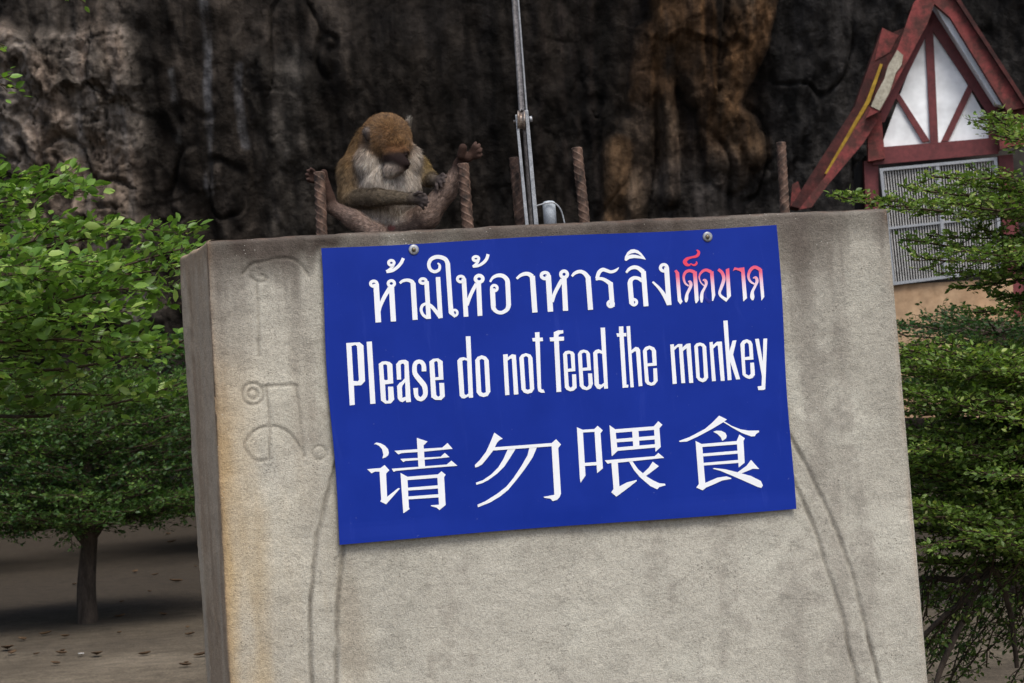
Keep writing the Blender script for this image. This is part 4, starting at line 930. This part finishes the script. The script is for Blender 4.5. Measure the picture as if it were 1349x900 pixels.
# underside, its shade put into a darker leaf tone: bare limbs, thin hanging twigs
kl = dict(twig=.15, step=.05, sub=2, size=.022, per=.016, subn=2)
fk = at(1309, 748, 8.0)
for P in ([(1460, 720, 8.1), (1380, 735, 8.05), (1309, 748, 8.0)], [(1309, 748, 8.0), (1270, 764, 8.0), (1228, 762, 8.05), (1180, 770, 8.1)], [(1309, 748, 8.0), (1275, 788, 7.95), (1240, 815, 7.9), (1205, 850, 7.9)], [(1285, 778, 7.97), (1262, 830, 7.9), (1240, 880, 7.85), (1225, 930, 7.8)], [(1309, 748, 8.0), (1330, 800, 8.1), (1340, 880, 8.1)]):
    Q = smoothline([at(*p) for p in P], 5); n = len(Q) - 1
    for i in range(n): T3.segs.append([*Q[i], *Q[i+1], .0155 - .007 * i / n, .0155 - .007 * (i + 1) / n])
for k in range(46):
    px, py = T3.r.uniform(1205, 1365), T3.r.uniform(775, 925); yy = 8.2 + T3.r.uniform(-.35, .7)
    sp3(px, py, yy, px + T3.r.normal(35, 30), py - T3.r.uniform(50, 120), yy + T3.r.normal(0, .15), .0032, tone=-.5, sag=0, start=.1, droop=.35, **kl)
# the far side of the crown, away from the picture
for k in range(60):
    a = T3.r.uniform(-.9, 1.9); z = T3.r.choice([1.0, 1.3, 1.6, 1.9, 2.25]); rr_ = T3.r.uniform(.5, .95)
    T3.spray((cx3, y3, z - .05), (cx3 + rr_ * math.cos(a), y3 + rr_ * math.sin(a), z + T3.r.normal(0, .04)), .007, .2, .06, 2, .024, .014, tone=.1)
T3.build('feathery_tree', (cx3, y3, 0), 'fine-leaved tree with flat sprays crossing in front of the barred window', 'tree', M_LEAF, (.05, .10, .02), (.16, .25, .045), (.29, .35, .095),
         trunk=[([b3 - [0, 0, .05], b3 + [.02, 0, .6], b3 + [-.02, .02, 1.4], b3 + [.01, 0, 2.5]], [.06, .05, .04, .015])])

# dark flat tree farther back, below the window
T4 = Tree(41); y4 = 15.0; b4 = at(1350, 900, y4); b4[2] = 0
for (z, rad, n, tn) in ((1.55, 1.15, 16, -.5), (1.78, 1.1, 16, -.2), (1.96, .95, 14, .1)):
    for k in range(n):
        a = 2 * math.pi * (k + T4.r.uniform(-.3, .3)) / n; rr_ = rad * T4.r.uniform(.8, 1.1)
        T4.spray((b4[0], y4, z - .12), (b4[0] + rr_ * math.cos(a), y4 + rr_ * math.sin(a), z + T4.r.normal(0, .035)), .011, .36, .075, 2, .034, .02, tone=tn)
T4.build('dark_layered_tree', (b4[0], y4, 0), 'dark flat-topped tree below the house window, half hidden by the feathery one', 'tree', M_LEAF, (.018, .052, .013), (.040, .100, .024), (.06, .13, .03),
         trunk=[([b4 - [0, 0, .05], b4 + [.03, 0, .8], b4 + [0, 0, 1.9]], [.08, .06, .03])])

# ================================================================ LITTER
M_DEAD = mat_noisy('dead_leaf', (.05, .03, .018), (.12, .075, .04), 20, .8, 0, .2, .002, .2)
M_PAPER = mat_noisy('paper', (.55, .55, .53), (.68, .68, .66), 12, .8, 0, .1, .002, .2)
rng = np.random.default_rng(5)
def ground_at(px, py):
    v = ray(px, py); return EYE - v * (EYE[2] / v[2])
def scrap(name, p, size, mat, label, cat, group=None):
    a = rng.uniform(0, 6.28); c_, s_ = math.cos(a), math.sin(a); n = 9; V = []
    zt_ = .05 * float(fbm(np.array([p[0] * .25]), np.array([p[1] * .25]), np.array([0.]), 4, 3)[0]) + .012 * float(fbm(np.array([p[0] * 1.6]), np.array([p[1] * 1.6]), np.array([0.]), 3, 9)[0])
    for lay_ in (0, 1):
        for k in range(n):
            t = k / (n - 1); wv = math.sin(t * math.pi) ** .7 * .32
            for sg in (-1, 0, 1):
                x, y = (t - .5) * size, sg * wv * size
                z = .012 + size * (.22 * abs(sg) * wv * 2 + .18 * (t - .4) ** 2 * 3) + lay_ * .004
                V.append((p[0] + x * c_ - y * s_, p[1] + x * s_ + y * c_, zt_ + z))
    Fc = []; h = n * 3
    for k in range(n - 1):
        for j in (0, 1):
            i = k * 3 + j; Fc += [(i, i + 3, i + 4, i + 1), (h + i, h + i + 1, h + i + 4, h + i + 3)]
        for j, (u_, v_) in ((0, (0, 3)), (2, (3, 0))):
            i = k * 3 + j; i2 = i + 3; Fc.append((i, h + i, h + i2, i2) if j == 0 else (i, i2, h + i2, h + i))
    tag(MB().add(V, Fc, True).build(name, mat), label, cat, group)
for (px, py, sz) in ((128, 866, .13), (10, 858, .15), (232, 768, .14), (262, 722, .12), (158, 815, .1), (30, 845, .09), (215, 812, .09), (60, 838, .1), (226, 716, .13), (250, 838, .08), (86, 842, .09), (178, 752, .1)):
    scrap('dead_leaf', ground_at(px, py), sz, M_DEAD, 'curled brown dead leaf lying on the bare earth', 'leaf', 'dead leaves on the earth')
rs = np.random.default_rng(9)
for _ in range(18):
    py = 700 + 195 * rs.random() ** .7; scrap('dead_leaf', ground_at(rs.uniform(-5, 268), py), rs.uniform(.045, .10), M_DEAD, 'curled brown dead leaf lying on the bare earth', 'leaf', 'dead leaves on the earth')
scrap('paper_scrap', ground_at(107, 866), .065, M_PAPER, 'small white paper scrap on the bare earth', 'litter')
# ================================================================ MONKEY
# modelled in its own frame: X to the viewer's right, Y down, Z away, in units of about 2 mm; (508, 300) is the seat
MY = 5.96
MO = at(508, 300, MY); MS = MY / F
MXd, MYd, MZd = CX, -CY, FW
def m2w(P):
    P = np.asarray(P, float); return MO + MS * ((P[..., 0:1] - 508) * MXd + (P[..., 1:2] - 300) * MYd + P[..., 2:3] * MZd)
HMS = 1.25
gx0, gx1, gy0, gy1, gz0, gz1 = 396, 650, 138, 326, -96, 74
ax_x = np.arange(gx0, gx1, HMS); ax_y = np.arange(gy0, gy1, HMS); ax_z = np.arange(gz0, gz1, HMS)
Dm = np.full((len(ax_x), len(ax_y), len(ax_z)), 60.0, np.float32)
GOLD = (.152, .084, .036); OLIVE = (.150, .100, .050); GREYOL = (.135, .108, .078); WHITE = (.46, .40, .345); CHEEK = (.37, .315, .265); PINK = (.225, .165, .138); FACE = (.011, .006, .0055); HAND = (.040, .032, .031); FOOT = (.040, .0225, .0175); YELL = (.21, .145, .055); BELLY = (.50, .425, .365)
prims = []
def cone(a, b, ra, rb, col, fur=5., dr=(0, 1, 0), k=6): prims.append(('c', np.array(a, float), np.array(b, float), ra, rb, col, fur, dr, k))
def ell(c, r, col, fur=5., dr=(0, 1, 0), k=6): prims.append(('e', np.array(c, float), np.array(r, float), None, None, col, fur, dr, k))
def sdf(p, X, Y, Z):
    if p[0] == 'e':
        q = np.sqrt(((X - p[1][0]) / p[2][0]) ** 2 + ((Y - p[1][1]) / p[2][1]) ** 2 + ((Z - p[1][2]) / p[2][2]) ** 2)
        return (q - 1) * min(p[2]) * (1 + .35 * (max(p[2]) / min(p[2]) - 1) * np.clip(q - 1, 0, 1) * 0)
    a, b = p[1], p[2]; d = b - a; L = d @ d + 1e-9
    t = np.clip(((X - a[0]) * d[0] + (Y - a[1]) * d[1] + (Z - a[2]) * d[2]) / L, 0, 1)
    return np.sqrt((X - a[0] - t * d[0]) ** 2 + (Y - a[1] - t * d[1]) ** 2 + (Z - a[2] - t * d[2]) ** 2) - (p[3] + (p[4] - p[3]) * t)
# trunk
ell((504, 272, 12), (47, 42, 40), BELLY, 6, k=10)
cone((505, 262, 10), (497, 214, 18), 42, 33, OLIVE, 6, k=12)
ell((490, 205, 24), (30, 34, 26), OLIVE, 6, k=10)
ell((516, 244, -8), (38, 36, 32), WHITE, 7, (.15, 1, -.1), k=10)
# neck, head
cone((500, 216, 8), (508, 196, -8), 30, 28, OLIVE, 6, k=10)
cone((484, 180, 8), (466, 226, 8), 13, 17, OLIVE, 6, k=10)
ell((509, 184, -12), (32.5, 32.5, 33), GOLD, 4, (-.35, .4, 1), k=8)
ell((524, 196, -32), (18, 14, 15), GOLD, 3.5, (-.3, -.6, .6), k=8)
cone((513, 207, -44), (536, 202.5, -43), 6.2, 5.2, (.085, .045, .022), 3, (.2, 1, -.3), k=3.4)        # brow
cone((520, 212.5, -40), (534, 220, -52), 14, 8.2, FACE, .6, (0, 1, 0), k=3.4)                        # muzzle
cone((528, 208, -48), (539.5, 221, -57), 4.2, 3.4, FACE, 0, k=3)                                   # nose ridge
cone((531, 226, -52), (517, 226, -43), 6.0, 9, (.12, .085, .07), 1.5, (-.4, 1, 0), k=3.4)           # lips and jaw
cone((540, 226, -55), (526, 226.5, -54.5), 1.4, 1.2, (.02, .012, .011), 0, k=1)                    # mouth line
ell((516, 212, -47.5), (4.2, 2.0, 3.0), (.008, .006, .006), 0, k=1); ell((537, 208, -46), (2.6, 2.0, 3.0), (.008, .006, .006), 0, k=1)
ell((486.5, 213, -20), (15, 20, 17), CHEEK, 8, (-.35, .9, -.2), k=7); ell((543, 211, -18), (10, 17, 14), CHEEK, 8, (.55, .8, -.1), k=7)
ell((506, 238, -26), (20, 14, 12), CHEEK, 8, (.0, 1, -.2), k=8)
# ears
cone((491, 189, -35), (486, 177.5, -36), 5.0, 6.0, (.12, .10, .09), 2.2, (-.3, -1, -.2), k=2)
ell((487, 183.5, -42.5), (3.6, 6.4, 2.6), (.014, .011, .011), 0, k=.8)
cone((534, 171, -10), (539, 158, -8), 6.0, 3.4, (.16, .145, .125), 3, (.3, -1, 0), k=2)
ell((537, 164, -14), (2.6, 5, 2.5), (.05, .04, .035), 0, k=.8)
# viewer-left arm, forearm laid across the belly
ell((466, 228, 0), (18, 22, 20), OLIVE, 6, (-.2, 1, 0), k=9)
cone((464, 228, 0), (462, 262, -8), 17, 14, OLIVE, 6, (-.1, 1, 0), k=7)
cone((463, 263, -10), (500, 263, -48), 12.5, 10, GREYOL, 4, (1, .2, -.5), k=5)
cone((500, 263, -48), (545, 266, -62), 10, 6.6, GREYOL, 3.5, (1, .1, -.3), k=4)
cone((546, 266, -63), (555, 267.5, -65), 7.2, 6.8, HAND, 1.2, (1, 0, 0), k=3)
for a, b, c_, r in (((556, 262.5, -66), (562, 261.5, -70), (565, 265, -69), 2.6), ((557, 266.5, -68), (563.5, 267, -71), (566, 270.5, -69), 2.7), ((556.5, 270, -67), (562.5, 271.5, -70), (564.5, 275, -68), 2.6), ((555, 273, -66), (559.5, 275.5, -68), (560.5, 279, -66), 2.4), ((550, 261, -70), (555, 258.5, -74), (559, 259, -75), 2.3)):
    cone(a, b, r, r * .95, HAND, 0, k=1.5); cone(b, c_, r * .95, r * .75, (.07, .055, .052), 0, k=1)
# viewer-right arm, hand on the raised shin
ell((549, 224, 0), (15, 17, 15), YELL, 6, (.3, 1, 0), k=8)
cone((550, 222, 0), (564, 234, -6), 13, 10, YELL, 5, (.6, 1, 0), k=6)
cone((565, 235, -8), (574, 240, -30), 9, 7, GREYOL, 3, (.6, .4, -.6), k=4)
cone((575, 240, -32), (580, 240, -37), 6.4, 5.8, HAND, 1, (1, 0, 0), k=3)
for a, b, c_ in (((580, 236, -38), (585, 233, -42), (589, 236, -44)), ((581, 239.5, -40), (585, 239, -45), (587, 243, -46)), ((579, 242, -40), (582, 244, -45), (583, 249, -45)), ((576, 244, -38), (577, 248, -43), (577.5, 253, -43))):
    cone(a, b, 2.5, 2.4, HAND, 0, k=1.5); cone(b, c_, 2.4, 1.9, (.07, .055, .052), 0, k=1)
# viewer-right leg, raised, foot on top of its bar
cone((526, 305, -4), (563, 287, -30), 18, 15.5, PINK, 3.6, (1, 0, 0), k=9)
cone((563, 286, -31), (588, 255, -28), 15.5, 12, PINK, 3.4, (1, -1, 0), k=5)
cone((588, 255, -28), (603, 229, -26), 12, 8, PINK, 3.6, (.5, -1, 0), k=5)
cone((603, 229, -26), (606, 219, -28), 8, 7.5, FOOT, 1, k=4)
cone((606, 219, -29), (612, 208, -36), 7.2, 7.0, FOOT, .6, k=4)
cone((609, 208, -42), (611, 198.5, -46), 6.0, 5.4, FOOT, .0, k=2)                                     # big toe
cone((618, 211, -40), (624, 206, -40), 6.4, 5.8, FOOT, .0, k=3)                                       # ball pad
for a, b, c_ in (((622, 203, -42), (626, 196, -46), (627.5, 192.5, -44)), ((625, 204, -43), (630.5, 198, -47), (632, 195, -46)), ((626.5, 207, -43), (632.5, 203, -47), (634.5, 200.5, -46)), ((626, 210.5, -41), (632, 209, -45), (634.5, 207.5, -45))):
    cone(a, b, 3.3, 3.1, FOOT, .4, (.6, 1, 0), k=1.5); cone(b, c_, 3.0, 2.3, (.075, .045, .036), .8, (1, .2, 0), k=1)
# viewer-left leg, foot round its bar
cone((490, 303, -6), (500, 312, -46), 16, 12.5, PINK, 3.6, (-1, 0, 0), k=8)
cone((500, 312, -46), (470, 292, -43), 12.5, 11.5, PINK, 3.4, (-1, 0, 0), k=5)
cone((470, 292, -43), (441, 276, -36), 11.5, 8.2, (.15, .105, .088), 2.6, (-1, -.3, 0), k=4)
cone((441, 276, -36), (436, 262, -38), 8.4, 7.6, FOOT, .6, k=4)
cone((436, 262, -38), (432, 246, -40), 7.6, 6.4, FOOT, .4, k=3)
cone((432, 244, -40), (430, 231, -42), 5.2, 4.9, FOOT, 0, k=2)
cone((429, 250, -32), (419, 235, -26), 5.4, 4.4, FOOT, 0, k=3)
for a, b, c_ in (((419, 235, -27), (415, 228, -32), (413, 225.5, -39)), ((417, 236, -27), (410.5, 231, -33), (409, 228, -40)), ((416, 238, -27), (409, 235, -33), (407.5, 233, -40)), ((416, 241, -27), (410, 240, -33), (408.5, 239, -40))):
    cone(a, b, 3.2, 3.0, FOOT, 0, k=1.5); cone(b, c_, 3.0, 2.2, (.06, .036, .03), .6, (-1, .2, 0), k=1)
# tail lying behind the seat
cone((505, 298, 46), (540, 304, 62), 6, 5, OLIVE, 4, (1, 0, 0), k=5); cone((540, 304, 62), (566, 305, 58), 5, 4, OLIVE, 4, (1, 0, 0), k=3)
for p in prims:
    if p[0] == 'e': lo, hi = p[1] - p[2], p[1] + p[2]
    else:
        rm = max(p[3], p[4]); lo, hi = np.minimum(p[1], p[2]) - rm, np.maximum(p[1], p[2]) + rm
    mg = p[8] * 1.6 + 5
    sl = tuple(slice(max(0, int((l - g0 - mg) / HMS)), max(0, int((h - g0 + mg) / HMS) + 2)) for l, h, g0 in zip(lo, hi, (gx0, gy0, gz0)))
    X, Y, Z = np.meshgrid(ax_x[sl[0]], ax_y[sl[1]], ax_z[sl[2]], indexing='ij')
    d = sdf(p, X, Y, Z); o = Dm[sl]; k = p[8]
    h = np.clip(k - np.abs(o - d), 0, None) / k
    Dm[sl] = np.minimum(o, d) - h * h * k * .25
def surface_nets(D, h, org):
    s = D < 0; nx_, ny_, nz_ = D.shape
    cnt = np.zeros((nx_-1, ny_-1, nz_-1), np.int32); acc = np.zeros((nx_-1, ny_-1, nz_-1, 3))
    corners = [(i, j, k) for i in (0, 1) for j in (0, 1) for k in (0, 1)]
    def sub(A, c_): return A[c_[0]:nx_-1+c_[0], c_[1]:ny_-1+c_[1], c_[2]:nz_-1+c_[2]]
    for a in corners:
        for axis in range(3):
            if a[axis]: continue
            b = list(a); b[axis] = 1; da, db = sub(D, a), sub(D, b); m_ = (da < 0) != (db < 0)
            t = np.where(m_, da / np.where(m_, da - db, 1), 0)
            for q_ in range(3):
                acc[..., q_] += np.where(m_, a[q_] + (t if q_ == axis else 0), 0)
            cnt += m_
    act = cnt > 0; ids = np.full(act.shape, -1, np.int64); ids[act] = np.arange(act.sum())
    cell = np.argwhere(act); V = (cell + acc[act] / cnt[act][:, None]) * h + np.array(org)
    Q = []
    for axis in range(3):
        o1, o2 = [(1, 2), (2, 0), (0, 1)][axis]
        sa = [slice(1, n - 1) for n in D.shape]; sa[axis] = slice(0, D.shape[axis] - 1); sb = list(sa); sb[axis] = slice(1, D.shape[axis])
        A, B = s[tuple(sa)], s[tuple(sb)]
        for flip, msk in ((False, A & ~B), (True, ~A & B)):
            p = np.argwhere(msk); p[:, o1] += 1; p[:, o2] += 1
            def gid(u_, v_):
                r = p.copy(); r[:, o1] -= u_; r[:, o2] -= v_; return ids[r[:, 0], r[:, 1], r[:, 2]]
            q_ = np.stack([gid(1, 1), gid(0, 1), gid(0, 0), gid(1, 0)], -1); Q.append(q_[:, ::-1] if flip else q_)
    Q = np.concatenate(Q); return V, Q[(Q >= 0).all(1)]
MV, MQ = surface_nets(Dm, HMS, (gx0, gy0, gz0))
MQ = MQ[:, ::-1] if False else MQ
# colour, fur length and lie of the fur, blended from the nearest shapes
wsum = 0; cm = 0; fm = 0; dm = 0
ds = [np.maximum(sdf(p, MV[:, 0], MV[:, 1], MV[:, 2]), -1.2) for p in prims]; dmin = np.min(ds, 0)
for p, d in zip(prims, ds):
    sh = 1.0 if p[8] < 3.5 else 2.6
    ww = np.exp(-(d - dmin) / sh) + 1e-12; wsum = wsum + ww; cm = cm + ww[:, None] * np.array(p[5]); fm = fm + ww * p[6]; dm = dm + ww[:, None] * np.array(p[7], float)
cm /= wsum[:, None]; fm /= wsum; dm /= wsum[:, None]
def paint(c_, r, col, amt=1., fur=None, soft=.35):
    global cm, fm
    q = np.sqrt((((MV - np.array(c_)) / np.array(r)) ** 2).sum(1)); a = (1 - sst(1 - soft, 1 + soft, q)) * amt
    cm = cm * (1 - a[:, None]) + np.array(col) * a[:, None]
    if fur is not None: fm = fm * (1 - a) + fur * a
GA = np.array([p[5] in (GREYOL, HAND, YELL, FOOT, (.07, .055, .052)) for p in prims]); armw = np.array([np.exp(-(d - dmin) / 1.5) for d in ds]); armw = armw[GA].sum(0) / (armw.sum(0) + 1e-12); cm0, fm0 = cm.copy(), fm.copy()
paint((470, 196, 20), (26, 60, 50), (.17, .095, .038), .55)                     # golden-brown back
paint((452, 250, 10), (10, 40, 40), (.15, .105, .06), .5)
paint((514, 250, -40), (27, 30, 26), WHITE, .75, 7); paint((490, 232, -30), (18, 26, 22), (.40, .35, .30), .8, 8)
paint((497, 222, -28), (14, 16, 16), (.42, .37, .32), .6); paint((549, 222, -26), (9, 16, 14), (.42, .36, .30), .7)
paint((508, 290, -30), (26, 10, 22), (.52, .45, .40), .8, 4); paint((516, 301, -26), (6, 5, 14), (.26, .09, .085), .9, .3)
paint((514, 213, -46), (10, 5.5, 10), FACE, .9, .3); paint((538, 209, -48), (6, 6, 9), FACE, .9, .3)
paint((504, 212, -42), (6, 8, 10), (.075, .045, .03), .75, 1.5)
paint((523, 199, -46), (15, 7, 8), (.11, .05, .022), .6)
paint((510, 182, -44), (16, 13, 12), (.11, .056, .024), .6)
cm = cm * (1 - armw[:, None]) + cm0 * armw[:, None]; fm = fm * (1 - armw) + fm0 * armw
me = np_mesh('macaque', m2w(MV), MQ, cm, True)
k = NT('monkey_skin'); n1 = k.noise(260, 3, .6)
k.principled(k.mix(k.attr(), k.ramp(n1, [(.3, .7), (.7, 1.25)]), 1.0, 'MULTIPLY'), .85, 0, k.bump(n1, .35, .0015), .12)
monkey = link('macaque', me, k.m)
tag(monkey, 'brown macaque with a pale chest sitting on the slab, looking down, feet gripping two bars', 'monkey')
# fur: tapered strands
rng = np.random.default_rng(77)
tri = np.concatenate([MQ[:, [0, 1, 2]], MQ[:, [0, 2, 3]]]); A, B, Cc = MV[tri[:, 0]], MV[tri[:, 1]], MV[tri[:, 2]]
nn = np.cross(B - A, Cc - A); ar = np.linalg.norm(nn, axis=1) / 2; nn /= (2 * ar[:, None] + 1e-9)
# vertex normals from the field gradient direction (outwards)
vn = np.zeros_like(MV)
for q in range(3): np.add.at(vn, tri[:, q], nn * ar[:, None])
vn /= np.linalg.norm(vn, axis=1, keepdims=True) + 1e-9
ff = fm[tri].mean(1); wgt = ar * np.clip(ff, 0, 4) * (ff > .7); NF = 90000
t_i = rng.choice(len(tri), NF, p=wgt / wgt.sum()); uv = rng.random((NF, 2)); fl_ = uv.sum(1) > 1; uv[fl_] = 1 - uv[fl_]
bc = np.stack([1 - uv.sum(1), uv[:, 0], uv[:, 1]], -1)
I = lambda arr: np.einsum('nk,nk...->n...', bc, arr[tri[t_i]])
p0, n0_, f0, d0, c0 = I(MV), I(vn), I(fm), I(dm), I(cm)
d0 = d0 + rng.normal(0, .22, d0.shape); d0 -= n0_ * (d0 * n0_).sum(1, keepdims=True); d0 /= np.linalg.norm(d0, axis=1, keepdims=True) + 1e-6
clump = vnoise(p0[:, 0] * .16, p0[:, 1] * .16, p0[:, 2] * .16, 5)[:, None]; d0 = d0 + .35 * clump * np.cross(n0_, d0)
ln = (f0 * rng.uniform(.6, 1.25, NF))[:, None] * 1.3
m1 = p0 + (n0_ * .55 + d0 * .75) * ln * .5; t1 = p0 + (n0_ * .45 + d0 * 1.0) * ln + rng.normal(0, .25, p0.shape)
sd_ = np.cross(d0, n0_) + rng.normal(0, .35, d0.shape); sd_ /= np.linalg.norm(sd_, axis=1, keepdims=True); wd = (rng.uniform(.16, .30, NF))[:, None]
p0 = p0 - n0_ * .4
V = np.stack([p0 - sd_ * wd, p0 + sd_ * wd, m1 - sd_ * wd * .8, m1 + sd_ * wd * .8, t1], 1)
b = (np.arange(NF) * 5)[:, None]
tn = 1 + .45 * vnoise(p0[:, 0] * .33, p0[:, 1] * .33, p0[:, 2] * .33, 8) + .3 * vnoise(p0[:, 0] * .8, p0[:, 1] * .8, p0[:, 2] * .8, 9)
fcol = np.clip(c0 * tn[:, None] * rng.lognormal(0, .36, (NF, 1)) * 1.08, 0, .85)
fme = np_mesh('fur', m2w(V.reshape(-1, 3)), [b + np.array([0, 1, 3, 2]), b + np.array([2, 3, 4])], np.repeat(fcol, 5, 0) * np.tile(np.array([.72, .72, .95, .95, 1.15]), NF)[:, None], True)
k = NT('monkey_fur'); cfur = k.attr()
p = k.principled(cfur, .55, 0, None, .3); t = k.n('ShaderNodeBsdfTranslucent'); k.l(cfur, t.inputs[0])
mx = k.n('ShaderNodeMixShader'); mx.inputs[0].default_value = .3; k.l(p.outputs[0], mx.inputs[1]); k.l(t.outputs[0], mx.inputs[2]); k.l(mx.outputs[0], k.out.inputs[0])
fo = link('fur', fme, k.m); fo.parent = monkey
